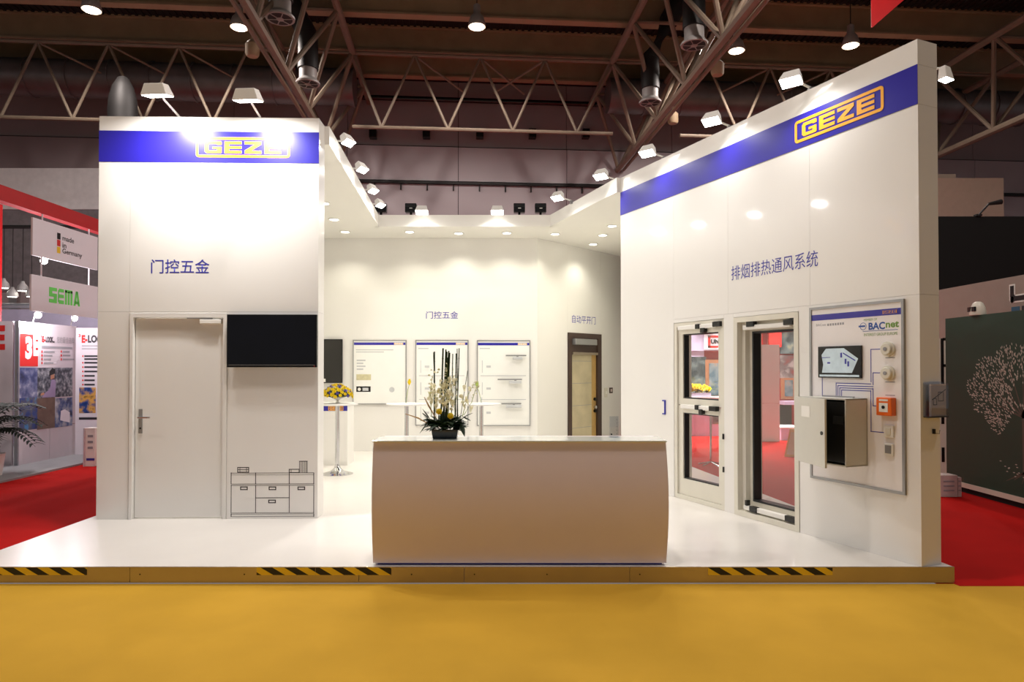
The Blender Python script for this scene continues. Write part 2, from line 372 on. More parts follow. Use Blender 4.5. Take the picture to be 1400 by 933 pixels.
bay((5.2, 12.6, 10.8), 'added unseen high bay lamp over the red aisle behind the right wall', 650)  # out of view, added to light the white panel behind the window
for u in (-8, 0, 8): bay(H(u, 4.5, 10.8), 'added unseen high bay lamp over the yellow aisle, '+{-8: 'left', 0: 'middle', 8: 'right'}[u]+' one')  # unseen row added for general hall light from the front
for px, py, lab in ((345, 72, 'unlit lamp housing hanging left of the left long truss'), (981, 98, 'unlit lamp housing hanging right of the right long truss'), (920, 165, 'unlit projector hanging under the right long truss')):
    c = onz(px, py, 9.6); r_ = root('unlit_lamp', lab, 'lamp', 'unlit hall lamps')
    M().lathe((c.x, c.y, 9.5), [(.13, 0), (.17, .06), (.17, .3), (.08, .4)], 14).obj('housing', BEAM, r_, smooth=True); M().tube([(c.x, c.y, 9.85), (c.x, c.y, 11.3)], .02, 6).obj('hanger', BEAM, r_)
# ---- red banner
r_ = root('red_banner', 'red hanging banner corner at the top edge', 'banner')
p = at(1191, 38, 14); fb = Fr((p.x, p.y), (.8, -.25)); M().prism(fb, [(0, p.z), (.02, p.z), (1.3, p.z+1.05), (1.3, p.z+1.9), (0, p.z+1.9)], 0, .012).obj('cloth', RED, r_)
M().tube([fb.pt(0, 0, p.z+1.9), fb.pt(1.3, 0, p.z+1.9)], .015, 6).obj('rod', DUCTD, r_)
M().tube([fb.pt(.65, 0, p.z+1.9), fb.pt(.65, 0, DECK)], .008, 6).obj('wire', DUCTD, r_)

# ================================================================== the stand
TOP, SOF = 4.34, 4.143
LW = Fr((at(133, 500, 7.1).x, 7.1), (at(435, 500, 7.16).x-at(133, 500, 7.1).x, .06)); LWW = (LW.hit(435, 500)[0])
RFAR, RNEAR = Vector((1.507, 9.44)), Vector((3.24, 5.417))
RW = Fr(RFAR, RNEAR-RFAR); RWW = (RNEAR-RFAR).length
BW = front(12.83)
AW = Fr((.48, 12.83), (.89, 1))
GAP = .001
# ---- left front wall, split in panels round the door opening
wl = struct('wall_left', 'white front wall with blue logo band and white door')
du0, dz1 = LW.hit(178, 429); du1, _ = LW.hit(311, 429); su, _ = LW.hit(178, 300); sz = dz1+.02
_, bz1 = LW.hit(300, 180); _, bz0 = LW.hit(300, 222.5)
def wp(f, u0, u1, z0, z1, parent, n0=-.24, n1=0, m=WHITE, name='wall_panel'): return M().box(f, u0+GAP, u1-GAP, n0, n1, z0+GAP, z1-GAP).obj(name, m, parent)
wp(LW, 0, su, PZ, sz, wl); wp(LW, 0, su, sz, bz0, wl)
wp(LW, su, LWW, sz, bz0, wl); wp(LW, du1, LWW, PZ, sz, wl)
wp(LW, su, du1, dz1, sz, wl)
wp(LW, 0, LWW, bz0, bz1, wl); wp(LW, 0, LWW, bz1, TOP, wl)
M().box(LW, 0, LWW, 0, .004, bz0, bz1).obj('blue_band', BLUE, wl)
lu0, _ = LW.hit(268, 200); lu1, _ = LW.hit(397, 200); zc = LW.hit(330, 202)[1]
logo(LW, lu0, lu1, zc-.107, zc+.107, .007, wl, YEL)
u0, z0 = LW.hit(206.5, 374); u1, z1 = LW.hit(286.5, 355)
text('门控五金', LW, u0, z0, z1-z0, .0015, INK, wl, width=u1-u0, bold=.006, label='blue Chinese lettering on the left wall')
# door
dr = struct('door_1', 'plain white door with lever handle in the left front wall')
M().box(LW, du0+.002, du0+.035, -.2, .012, PZ, dz1-.002).obj('frame_post', WHITE, dr); M().box(LW, du1-.04, du1-.002, -.2, .012, PZ, dz1-.002).obj('frame_post', WHITE, dr)
M().box(LW, du0+.035, du1-.04, -.2, .012, dz1-.04, dz1-.002).obj('frame_head', WHITE, dr)
leaf = M().box(LW, du0+.041, du1-.046, -.09, -.035, PZ+.012, dz1-.046).obj('door_leaf', WHITE, dr, bevel=.003)
hu, hz = LW.hit(190, 575)
M().box(LW, hu-.02, hu+.02, -.035, -.027, hz-.14, hz+.115).obj('handle_plate', GREYM, leaf, bevel=.003)
M().tube([LW.pt(hu, -.03, hz+.03), LW.pt(hu, .025, hz+.03), LW.pt(hu+.01, .03, hz+.03), LW.pt(hu+.125, .03, hz+.03)], .009, 10).obj('lever', CHROME, leaf, smooth=True)
M().disc(LW, hu, hz-.085, .009, -.03, -.024, 10).obj('keyhole', BLACK, leaf)
for py in (468, 653):
    a, zz = LW.hit(308, py); M().tube([LW.pt(a, -.02, zz-.05), LW.pt(a, -.02, zz+.05)], .009, 8).obj('hinge', GREYM, leaf)
a, zz = LW.hit(288, 438.5); M().box(LW, a-.11, a+.11, -.035, .015, zz-.035, zz+.012).obj('door_closer', WHITEM, leaf, bevel=.006); M().box(LW, a-.24, a+.02, .0, .014, zz+.018, zz+.03).obj('closer_arm', GREYM, leaf)
# television on the left wall
tu0, tz1 = LW.hit(310, 430, .07); tu1, tz0 = LW.hit(433, 502.5, .07)
r_ = root('wall_television', 'black flat television on the left front wall beside the door', 'television')
SCR = mat('dark_screen', (5, 6, 14), .1, var=.3, vscale=3)
M().box(LW, tu0, tu1, .03, .068, tz0, tz1).obj('housing', BLACK, r_, bevel=.004); M().box(LW, tu0+.012, tu1-.012, .068, .0695, tz0+.03, tz1-.012).obj('screen', SCR, r_)
M().box(LW, tu0+.02, tu1-.02, .069, .0705, tz0+.022, tz0+.026).obj('trim_line', GREYM, r_); M().box(LW, tu1-.03, tu1-.02, .069, .071, tz0+.008, tz0+.014).obj('standby_light', RED, r_)
M().box(LW, tu0+.25, tu1-.25, .0, .03, tz0+.15, tz1-.12).obj('wall_bracket', BLACKM, r_)
# sideboard line drawing
b = M(); LN = mat('drawing_ink', (46, 40, 40), .6)
def ln(x0, y0, x1, y1, t=1.1):
    if abs(x1-x0) > abs(y1-y0): a = LW.hit(x0-t/2, y0+t/2); c = LW.hit(x1+t/2, y1-t/2)
    else: a = LW.hit(x0-t/2, max(y0, y1)+t/2); c = LW.hit(x0+t/2, min(y0, y1)-t/2)
    b.box(LW, a[0], c[0], 0, .0012, a[1], c[1])
def rect(x0, y0, x1, y1, t=1.1): ln(x0, y0, x1, y0, t); ln(x0, y1, x1, y1, t); ln(x0, y0, x0, y1, t); ln(x1, y0, x1, y1, t)
rect(316, 647, 429, 662); ln(316, 649.5, 429, 649.5, .8); ln(349.5, 647, 349.5, 662); ln(395.5, 647, 395.5, 662)
rect(316, 664, 429, 701.5); ln(349.5, 664, 349.5, 701); ln(395.5, 664, 395.5, 701); ln(349.5, 681, 395.5, 681)
rect(316, 703, 429, 706.5)
for x, y in ((333.5, 668), (372.5, 668), (412, 668), (372, 686)): rect(x-4.5, y-1.8, x+4.5, y+1.8, 1.3)
rect(325, 639.5, 340, 646); ln(325, 642.5, 340, 642.5, .8); ln(328, 639.5, 328, 646, .7); ln(337, 639.5, 337, 646, .7); rect(395.5, 642, 409, 646.5); ln(398, 642, 398, 646.5, .7)
for x in (409.5, 411.7, 413.9, 416.1, 418.3, 420): ln(x, 631, x, 646.5, .9)
ln(409.5, 631, 420, 631)
b.obj('sideboard_drawing', LN, wl)['label'] = 'thin black line drawing of a sideboard with books'

# ---- right wall
wr = struct('wall_right', 'tall white slanting wall with blue logo band, two display windows and control panel')
ua0, za1 = RW.hit(921, 443); ua1, _ = RW.hit(989.5, 439); ub0, zb1 = RW.hit(1003, 434); ub1, _ = RW.hit(1092, 426); wz = 2.25
s1, s2 = RW.hit(995, 300)[0], RW.hit(1107, 300)[0]
bz1, bz0 = 4.136, 3.817; hz0 = RW.hit(1250, 403)[1]
TK = -.23
for a, c in ((0, ua0), (ua0, s1), (s1, s2), (s2, RWW)):
    wp(RW, a, c, hz0 if a > ua0-.1 else PZ, bz0, wr, TK)
wp(RW, ua0, ua1, wz, hz0, wr, TK); wp(RW, ua1, ub0, PZ, hz0, wr, TK); wp(RW, ub0, ub1, wz, hz0, wr, TK); wp(RW, ub1, RWW, PZ, hz0, wr, TK)
wp(RW, 0, RWW, bz0, bz1, wr, TK); wp(RW, 0, RWW, bz1, TOP, wr, TK)
M().box(RW, 0, RWW-.001, 0, .004, bz0, bz1).obj('blue_band', BLUE, wr)
lu0, _ = RW.hit(1087, 150); lu1, _ = RW.hit(1209, 150); logo(RW, lu0, lu1, 3.977-.107, 3.977+.107, .007, wr, YEL)
u0, z0 = RW.hit(1000, 384); u1, _ = RW.hit(1118.5, 360); _, z1 = RW.hit(1000, 364.5)
text('排烟排热通风系统', RW, u0, z0, z1-z0, .0015, INK, wr, width=u1-u0, bold=0, label='blue Chinese lettering on the right wall')
# switch with blue bracket
r_ = root('wall_switch', 'white wall switch with dark blue bracket beside the tall double window', 'switch'); u, z = RW.hit(908, 557)
M().box(RW, u-.045, u+.02, 0, .012, z-.08, z+.08).obj('plate', WHITEM, r_, bevel=.002)
M().box(RW, u+.02, u+.036, 0, .016, z-.09, z+.09).obj('bracket', INK, r_); M().box(RW, u-.02, u+.02, 0, .016, z+.074, z+.09).obj('bracket', INK, r_); M().box(RW, u-.02, u+.02, 0, .016, z-.09, z-.074).obj('bracket', INK, r_)
# windows
def actuator(f, u0, u1, z, parent, blocks, n=.06):
    a = M().box(f, u0, u1, n-.03, n+.018, z-.028, z+.022).obj('actuator', WHITEM, parent, bevel=.008)
    for bu, bw, dz in blocks: M().box(f, bu-bw/2, bu+bw/2, n-.02, n+.03, z+dz-.028, z+dz+.028).obj('actuator_block', BLACK, a, bevel=.004)
def ring(f, u0, u1, z0, z1, w, n0, n1, parent, m, name):
    M().box(f, u0, u0+w, n0, n1, z0, z1).obj(name, m, parent); M().box(f, u1-w, u1, n0, n1, z0, z1).obj(name, m, parent)
    M().box(f, u0+w, u1-w, n0, n1, z0, z0+w).obj(name, m, parent); M().box(f, u0+w, u1-w, n0, n1, z1-w, z1).obj(name, m, parent)
w1 = struct('window_1', 'cream framed display window with upper and lower sash and chain actuators')
ring(RW, ua0+.003, ua1-.003, PZ+.002, wz-.003, .05, -.225, -.005, w1, CREAM, 'frame_bar')
mid = RW.hit(955, 556)[1]
for z0, z1, lab in ((PZ+.055, mid-.005, 'lower_sash'), (mid+.005, wz-.055, 'upper_sash')):
    e = bpy.data.objects.new(lab, None); COL.objects.link(e); e.parent = w1
    lowb = .19 if lab == 'lower_sash' else .075
    a, c = ua0+.055, ua1-.055
    M().box(RW, a, a+.085, -.12, -.03, z0, z1).obj('stile', CREAM, e); M().box(RW, c-.07, c, -.12, -.03, z0, z1).obj('stile', CREAM, e)
    M().box(RW, a+.085, c-.07, -.12, -.03, z0, z0+lowb).obj('rail', CREAM, e); M().box(RW, a+.085, c-.07, -.12, -.03, z1-.085, z1).obj('rail', CREAM, e)
    ring(RW, a+.085, c-.07, z0+lowb, z1-.085, .014, -.11, -.045, e, GASK, 'gasket')
    M().box(RW, a+.095, c-.08, -.085, -.075, z0+lowb+.01, z1-.095).obj('pane', GLASS, e)
w_ = ua1-ua0
actuator(RW, ua0+.09, ua1-.16, wz-.065, w1, [(ua0+w_*.52, .07, .0), (ua0+w_*.62, .07, -.05), (ua1-.1, .13, .01)], -.005)
actuator(RW, ua0+.14, ua1-.13, mid-.012, w1, [(ua0+w_*.5, .06, .0), (ua0+w_*.58, .06, -.045), (ua1-.17, .12, .0)], -.005)
for py in (597, 642):
    u, z = RW.hit(988, py); M().box(RW, ua1-.018, ua1, -.005, .012, z-.03, z+.03).obj('hinge', BLACK, w1)
w2 = struct('window_2', 'tall display window in deep cream frame with actuators at top and bottom')
ring(RW, ub0+.003, ub1-.003, PZ+.002, wz-.003, .055, -.225, .006, w2, CREAM, 'frame_bar')
ring(RW, ub0+.058, ub1-.058, PZ+.057, wz-.058, .05, -.225, -.06, w2, CREAM, 'inner_frame_bar')
ring(RW, ub0+.108, ub1-.07, PZ+.108, wz-.108, .05, -.24, -.12, w2, CREAM, 'sash_bar')
ring(RW, ub0+.158, ub1-.12, PZ+.158, wz-.158, .02, -.21, -.11, w2, GASK, 'gasket')
M().box(RW, ub0+.165, ub1-.125, -.17, -.16, PZ+.165, wz-.165).obj('pane', GLASS, w2)
actuator(RW, ub0+.12, ub1-.13, wz-.115, w2, [(ub0+.24, .11, .03), (ub1-.14, .12, .02), (ub1-.09, .06, .055)], -.03)
actuator(RW, ub0+.12, ub1-.13, PZ+.10, w2, [(ub0+.17, .03, .05), (ub0+.27, .1, .0), (ub1-.13, .13, .0)], -.03)
# ---- control display panel
r_ = root('control_display_panel', 'grey framed white display panel with control diagram on the right wall', 'display panel')
pu0, pz1 = RW.hit(1108.5, 421.5); pu1, _ = RW.hit(1237.5, 408); _, pz0 = RW.hit(1108.5, 653)
PAN = mat('panel_print', (240, 236, 236), .35, var=.01)
M().box(RW, pu0+.02, pu1-.02, .001, .012, pz0+.02, pz1-.02).obj('board', PAN, r_); ring(RW, pu0, pu1, pz0, pz1, .022, .001, .022, r_, GREYM, 'frame_bar')
n_ = .012
_, q1 = RW.hit(1111, 431.5); _, q0 = RW.hit(1111, 437.5); q0 -= .012
M().box(RW, pu0+.022, pu1-.022, n_, n_+.002, q0, q1).obj('blue_stripe', BLUE, r_)
a, _ = RW.hit(1207.5, 420); c, _ = RW.hit(1228.5, 420); M().box(RW, a, c, n_+.002, n_+.003, q0+.008, q1-.008).obj('logo_ground', YEL, r_); logo(RW, a, c, q0+.008, q1-.008, n_+.0045, r_, INK)
GRN = mat('leaf_green_ink', (110, 150, 60), .5); INKB = mat('logo_blue_ink', (30, 78, 158), .5); GREYI = mat('grey_ink', (150, 150, 155), .5)
def ptext(s, x0, x1, y0, y1, m, f=RW, n=n_+.0012, parent=r_, bold=0, xr=None, nm='lettering'):
    u0, z0 = f.hit(x0, y0, n); u1, _ = f.hit(x1, y0, n); _, z1 = f.hit(x0, y1, n); return text(s, f, u0, z0, z1-z0, n, m, parent, name=nm, width=u1-u0, bold=bold)
ptext('BAC', 1187.5, 1210, 451.5, 441.5, INKB, bold=.03); ptext('net', 1211, 1229, 448.5, 440, GRN, bold=.03)
ptext('MEMBER OF', 1181, 1199, 439.5, 436.3, GRN); ptext('INTEREST GROUP EUROPE', 1181.5, 1227, 460, 456.2, GRN)
a = RW.hit(1181, 454); c = RW.hit(1229, 450.5); M().box(RW, a[0], c[0], n_, n_+.0012, a[1]+.002, a[1]+.006).obj('rule', INKB, r_)
a = RW.hit(1181.5, 446.5); b = M()
for i in range(18):
    g, g2 = 2*math.pi*i/18, 2*math.pi*(i+1)/18; b.prism(RW, [(a[0]+.032*math.cos(g), a[1]+.032*math.sin(g)), (a[0]+.032*math.cos(g2), a[1]+.032*math.sin(g2)), (a[0]+.028*math.cos(g2), a[1]+.028*math.sin(g2)), (a[0]+.028*math.cos(g), a[1]+.028*math.sin(g))], n_, n_+.0012)
b.box(RW, a[0]-.045, a[0]+.02, n_, n_+.0013, a[1]-.006, a[1]+.008); b.obj('round_emblem', INKB, r_)
ptext('BACnet', 1116, 1129, 446.5, 443.3, GREYI)
b = M()
for i in range(7):
    a = RW.hit(1132.5+i*3.4, 446-.3*i); c = RW.hit(1134.7+i*3.4, 442.7-.3*i); b.box(RW, a[0], c[0], n_, n_+.001, a[1], c[1])
b.obj('small_print', GREYI, r_)
# screen showing a white stand
sr = root('panel_screen', 'small black framed screen showing a white stand on the control panel', 'screen')
a = RW.hit(1122, 516.5); c = RW.hit(1180.5, 472.5); z1 = RW.hit(1122, 474.5)[1]
M().box(RW, a[0], c[0], n_, n_+.02, a[1], z1).obj('bezel', BLACK, sr, bevel=.002)
SCRE = mat('screen_glow', (176, 190, 196), .3, var=.15, vscale=12, emit=.35); 
W_, H_ = c[0]-a[0], z1-a[1]
def sp(u, v): return (a[0]+u*W_, a[1]+v*H_)
M().prism(RW, [sp(.09, .73), sp(.2, .93), sp(.62, .93), sp(.94, .6), sp(.8, .16), sp(.10, .16), sp(.13, .42)], n_+.02, n_+.021).obj('picture', SCRE, sr)
M().prism(RW, [sp(.04, .04), sp(.96, .04), sp(.96, .1), sp(.04, .1)], n_+.02, n_+.021).obj('picture_bar', SCRE, sr)
b = M()
for q in ([(.1, .63), (.3, .64), (.3, .66), (.1, .65)], [(.6, .76), (.88, .52), (.88, .56), (.6, .8)], [(.23, .45), (.3, .45), (.3, .5), (.23, .5)], [(.54, .64), (.58, .64), (.58, .8), (.54, .78)], [(.64, .44), (.68, .44), (.68, .6), (.64, .6)], [(.7, .36), (.74, .36), (.74, .52), (.7, .52)]): b.prism(RW, [sp(*x) for x in q], n_+.021, n_+.0215)
b.obj('picture_details', INK, sr)
# detectors, call point
def devl(name, lab, cat, grp=None): return root(name, lab, cat, grp)
for i, (px, py) in enumerate(((1216.5, 477.5), (1216.5, 510.5))):
    u, z = RW.hit(px, py); d = devl('smoke_detector', ('upper', 'lower')[i]+' round cream smoke detector on the control panel', 'smoke detector', 'smoke detectors')
    M().disc(RW, u, z, .062, n_, n_+.02, 20).obj('base', CREAM, d); M().disc(RW, u, z, .048, n_+.02, n_+.045, 20).obj('head', CREAM, d, bevel=.006); M().disc(RW, u, z, .016, n_+.045, n_+.05, 12).obj('lens', GREYI, d)
ORG = mat('call_point_orange', (232, 104, 24), .35)
u, z = RW.hit(1217, 556); d = devl('call_point', 'orange square call point on the control panel', 'call point')
M().box(RW, u-.075, u+.065, n_, n_+.06, z-.075, z+.075).obj('case', ORG, d, bevel=.006); M().box(RW, u-.045, u+.035, n_+.06, n_+.063, z-.045, z+.03).obj('window', WHITEM, d); M().disc(RW, u-.005, z-.005, .014, n_+.063, n_+.068, 12).obj('button', BLACK, d)
M().box(RW, u-.045, u+.035, n_+.06, n_+.062, z+.045, z+.06).obj('title_strip', WHITEM, d)
u, z = RW.hit(1218.5, 590); d = devl('push_button', 'small white push button plate below the orange call point', 'switch'); M().box(RW, u-.045, u+.04, n_, n_+.02, z-.05, z+.05).obj('plate', WHITEM, d, bevel=.004); M().box(RW, u-.025, u+.02, n_+.02, n_+.026, z-.028, z+.028).obj('rocker', CREAM, d)
u, z = RW.hit(1218, 615); d = devl('key_switch', 'small switch plate with grey square, lowest on the control panel', 'switch'); M().box(RW, u-.042, u+.04, n_, n_+.018, z-.05, z+.05).obj('plate', WHITEM, d, bevel=.004); M().box(RW, u-.028, u+.026, n_+.018, n_+.024, z-.03, z+.036).obj('rocker', GREYM, d)
b = M()
for y in (490, 523, 541): 
    a = RW.hit(1212, y); c = RW.hit(1225, y-1.6); b.box(RW, a[0], c[0], n_, n_+.001, a[1], a[1]+.007)
b.obj('caption', GREYI, r_)
# diagram lines
b = M(); 
def pl_(pts, t=.006):
    P = [RW.hit(*p) for p in pts]
    for i, (p, q) in enumerate(zip(P, P[1:])):
        if abs(p[0]-q[0]) > abs(p[1]-q[1])*1.0 and i % 2 == (0 if abs(pts[0][1]-pts[1][1]) < 8 else 1): z = p[1]; b.box(RW, min(p[0], q[0])-t/2, max(p[0], q[0])+t/2, n_, n_+.0012, z-t/2, z+t/2); P[i+1] = (q[0], z)
        else: b.box(RW, p[0]-t/2, p[0]+t/2, n_, n_+.0012, min(p[1], q[1])-t/2, max(p[1], q[1])+t/2)
def seg(x0, y0, x1, y1, t=.007):
    p = RW.hit(x0, y0); q = RW.hit(x1, y1)
    if abs(x1-x0) > abs(y1-y0): b.box(RW, p[0]-t/2, q[0]+t/2, n_, n_+.0012, p[1]-t/2, p[1]+t/2)
    else: b.box(RW, p[0]-t/2, p[0]+t/2, n_, n_+.0012, min(p[1], q[1]), max(p[1], q[1]))
seg(1125.5, 516, 1125.5, 543); seg(1144.5, 524, 1144.5, 543); seg(1144.5, 524, 1192, 524); seg(1192, 478, 1192, 523); seg(1192, 478, 1210, 477)
seg(1147, 527.5, 1147, 543); seg(1147, 527.5, 1195, 527.5); seg(1195, 510, 1195, 527); seg(1195, 510, 1210, 509)
seg(1149.5, 530.5, 1149.5, 543); seg(1149.5, 530.5, 1195, 530.5); seg(1195, 531, 1195, 555); seg(1195, 555, 1208, 555)
seg(1152, 533.5, 1152, 543); seg(1152, 533.5, 1192, 533.5); seg(1192, 534, 1192, 590); seg(1192, 590, 1212, 591)
b.obj('diagram_lines', INK, r_)['label'] = 'dark blue connecting lines'
# control cabinet with door ajar
cb = root('control_cabinet', 'pale grey steel control cabinet with door ajar on the display panel', 'cabinet')
CAB = mat('cabinet_grey', (206, 204, 194), .42, var=.02)
cu1, cz1 = RW.hit(1187, 545); _, cz0 = RW.hit(1187, 637); cw, cdp = .53, .264; cu0 = cu1-cw
M().box(RW, cu0, cu1, n_, n_+.01, cz0, cz1).obj('back', CAB, cb)
M().box(RW, cu0, cu0+.012, n_, cdp, cz0, cz1).obj('side', CAB, cb); M().box(RW, cu1-.012, cu1, n_, cdp, cz0, cz1).obj('side', CAB, cb)
M().box(RW, cu0, cu1, n_, cdp, cz0, cz0+.012).obj('bottom', CAB, cb); M().box(RW, cu0, cu1, n_, cdp, cz1-.012, cz1).obj('top', CAB, cb)
M().box(RW, cu0+.03, cu1-.014, n_+.02, cdp-.012, cz0+.03, cz1-.03).obj('inner_unit', BLACK, cb)
M().box(RW, cu1-.14, cu1-.03, cdp-.012, cdp-.006, cz1-.22, cz1-.15).obj('terminal_strip', GASK, cb)
M().box(RW, cu0+.1, cu1-.1, n_+.03, n_+.05, cz1, cz1+.012).obj('cable_entry', GREYI, cb)
hp = RW.pt(cu0, cdp+.004, 0); ph = math.radians(20); D = RW.U*math.cos(ph)+RW.N*math.sin(ph); DF = Fr((hp.x, hp.y), D)
dd = M().box(DF, 0, cw, 0, .018, cz0, cz1).obj('door', CAB, cb, bevel=.003)
M().box(DF, .13, .28, .018, .02, cz1-.17, cz1-.075).obj('notice', WHITEM, dd); M().disc(DF, cw-.045, (cz0+cz1)/2, .016, .018, .026, 12).obj('lock', BLACK, dd)
# ---- end face of the right wall: brochure holder, hook
EF = Fr(RNEAR, (-RW.N.x, -RW.N.y))
bh = root('brochure_holder', 'clear acrylic brochure holder on the end of the right wall', 'holder')
zA, zB_ = EF.hit(1275, 524, .04)[1], EF.hit(1275, 570, .04)[1]
M().box(EF, .03, .255, .002, .006, zB_, zA+.01).obj('back_plate', ACRY, bh); M().box(EF, .03, .255, .05, .054, zB_, zA-.02).obj('front_plate', ACRY, bh); M().box(EF, .03, .255, .002, .054, zB_-.008, zB_).obj('base', GASK, bh); M().box(EF, .028, .032, .002, .054, zB_, zA).obj('side_plate', ACRY, bh); M().box(EF, .253, .257, .002, .054, zB_, zA).obj('side_plate', ACRY, bh)
br = root('brochure', 'white brochure with a drawing standing in the acrylic holder', 'brochure'); PAP = mat('paper_pink', (196, 180, 176), .6)
M().box(EF, .07, .245, .02, .04, zB_+.002, zA-.01).obj('cover', PAP, br)
b = M(); 
for u, z, w_, h_ in ((.09, .09, .04, .05), (.15, .12, .06, .07)):
    zz = zB_+z
    for q in ((u, u+w_, zz, zz+.006), (u, u+w_, zz+h_, zz+h_+.006), (u, u+.006, zz, zz+h_), (u+w_, u+w_+.006, zz, zz+h_)): b.box(EF, q[0], q[1], .04, .041, q[2], q[3])
b.prism(EF, [(.08, zB_+.13), (.24, zB_+.21), (.24, zB_+.217), (.08, zB_+.137)], .04, .041); b.obj('printed_drawing', LN, br)
hk = root('wall_hook', 'small dark hook below the brochure holder', 'hook'); u, z = EF.hit(1276, 590); M().box(EF, u-.012, u, 0, .02, z-.02, z+.02).obj('plate', BLACK, hk); M().tube([EF.pt(u, .01, z-.015), EF.pt(u+.03, .03, z-.018), EF.pt(u+.035, .03, z+.01)], .004, 6).obj('hook_wire', GREYM, hk)

# ---- back wall, angled wall, soffit, fascias
wk = struct('wall_back', 'white back wall of the stand with framed posters')
eb = [-4.43, .48]
for a, c in zip(eb, eb[1:]): wp(BW, a, c, PZ, SOF, wk, -.1, 0)
ba = BW.hit(582.5, 436); bb = BW.hit(626.5, 426); text('门控五金', BW, ba[0], ba[1], bb[1]-ba[1], .002, INK, wk, width=bb[0]-ba[0], bold=.004, label='blue Chinese lettering on the back wall')
wa = struct('wall_angled', 'slanting white wall with timber door right of the back wall')
d0, _ = AW.hit(776, 500); d1, dzt = AW.hit(821, 457.5); AWW = 2.95
wp(AW, .0, d0, PZ, SOF, wa, -.1, 0); wp(AW, d1, AWW, PZ, SOF, wa, -.1, 0); wp(AW, d0, d1, dzt, SOF, wa, -.1, 0)
a = AW.hit(782, 441.5); c = AW.hit(814, 432); text('自动平开门', AW, a[0], a[1], .16, .002, INK, wa, width=c[0]-a[0], bold=.002, label='blue Chinese lettering above the timber door')
d2 = struct('door_2', 'pale stone look door in dark brown frame with automatic opener'); BRN = mat('dark_brown', (70, 52, 44), .4); STO = mat('stone_leaf', (196, 184, 152), .45, var=.12, vscale=3); WOOD = mat('door_wood', (196, 160, 96), .45, var=.1, vscale=5)
M().box(AW, d0+.002, d0+.11, -.1, .03, PZ, dzt-.002).obj('frame_post', BRN, d2); M().box(AW, d1-.14, d1-.002, -.1, .03, PZ, dzt-.002).obj('frame_post', BRN, d2); M().box(AW, d0+.11, d1-.14, -.1, .03, dzt-.10, dzt-.002).obj('frame_head', BRN, d2)
M().box(AW, d0+.11, d1-.14, -.1, .0, dzt-.42, dzt-.1).obj('head_panel', BRN, d2)
lf = M().box(AW, d0+.115, d1-.30, -.08, -.02, PZ+.01, dzt-.42).obj('door_leaf', STO, d2); M().box(AW, d1-.30, d1-.145, -.08, -.018, PZ+.01, dzt-.42).obj('leaf_edge', WOOD, d2)
for k in range(4):
    zz = PZ+.35+k*.45; M().box(AW, d0+.12, d1-.305, -.02, -.0185, zz, zz+.008).obj('joint_line', GREYI, lf)
M().box(AW, d0+.14, d1-.26, .0, .1, dzt-.24, dzt-.12).obj('operator', GREYM, d2, bevel=.01); M().box(AW, d0+.12, d1-.16, .0, .05, dzt-.44, dzt-.39).obj('guide_rail', ALU, d2, bevel=.004)
for py in (546, 557, 562): u, z = AW.hit(813.5, py); M().disc(AW, u, z, .035, -.02, .03, 12).obj('lock_knob', CHROME if py == 557 else BLACK, d2)
for px, py, lab, m in ((828, 537, 'cream switch plate right of the timber door', CREAM), (835, 534, 'small red and dark button plate right of the timber door', BRN)):
    r2 = root('door_switch', lab, 'switch'); u, z = AW.hit(px, py); s = .05 if m is CREAM else .06
    M().box(AW, u-s, u+s, 0, .015, z-(.1 if m is CREAM else .06), z+(.1 if m is CREAM else .06)).obj('plate', m, r2, bevel=.003); M().box(AW, u-s*.5, u+s*.5, .015, .02, z-.03, z+.03).obj('rocker', WHITEM if m is CREAM else PAP, r2)
so = M().slab([(-4.43, 7.4), (-2.05, 7.4), (-2.365, 11.8), (.70, 11.8), (1.507, 9.44), (1.72, 9.53), (2.62, 12.2), (2.48, 15.07), (.48, 12.83), (-4.43, 12.83)], SOF, SOF+.05).obj('ceiling_soffit', WHITEM); tag(so, 'white soffit with downlights round the stand', kind='structure')
for i, (p, q, lab) in enumerate((((-2.05, 7.4), (-2.365, 11.8), 'white fascia along the left side of the roof opening'), ((-2.365, 11.8), (.70, 11.8), 'white fascia along the back of the roof opening'), ((.70, 11.8), (1.507, 9.44), 'white fascia continuing the right wall to the back'))):
    f = Fr(p, (q[0]-p[0], q[1]-p[1])); L_ = (Vector(q)-Vector(p)).length
    o = M().box(f, 0, L_, 0, .06, SOF-.003, TOP).obj('trim_%d' % (i+1), WHITEM); tag(o, lab, kind='structure')
M().box(Fr((2.5, 15.07), (1.72-2.5, 9.53-15.07)), 0, 5.595, -.08, 0, PZ, SOF).obj('wall_return', WHITEM); tag(bpy.data.objects['wall_return'], 'white return wall behind the far end of the right wall', kind='structure')
wsid = M().xbox(-4.43, -4.37, 7.36, 12.83, PZ, TOP).obj('wall_side', WHITEM); tag(wsid, 'white outer side wall behind the left front wall', kind='structure')

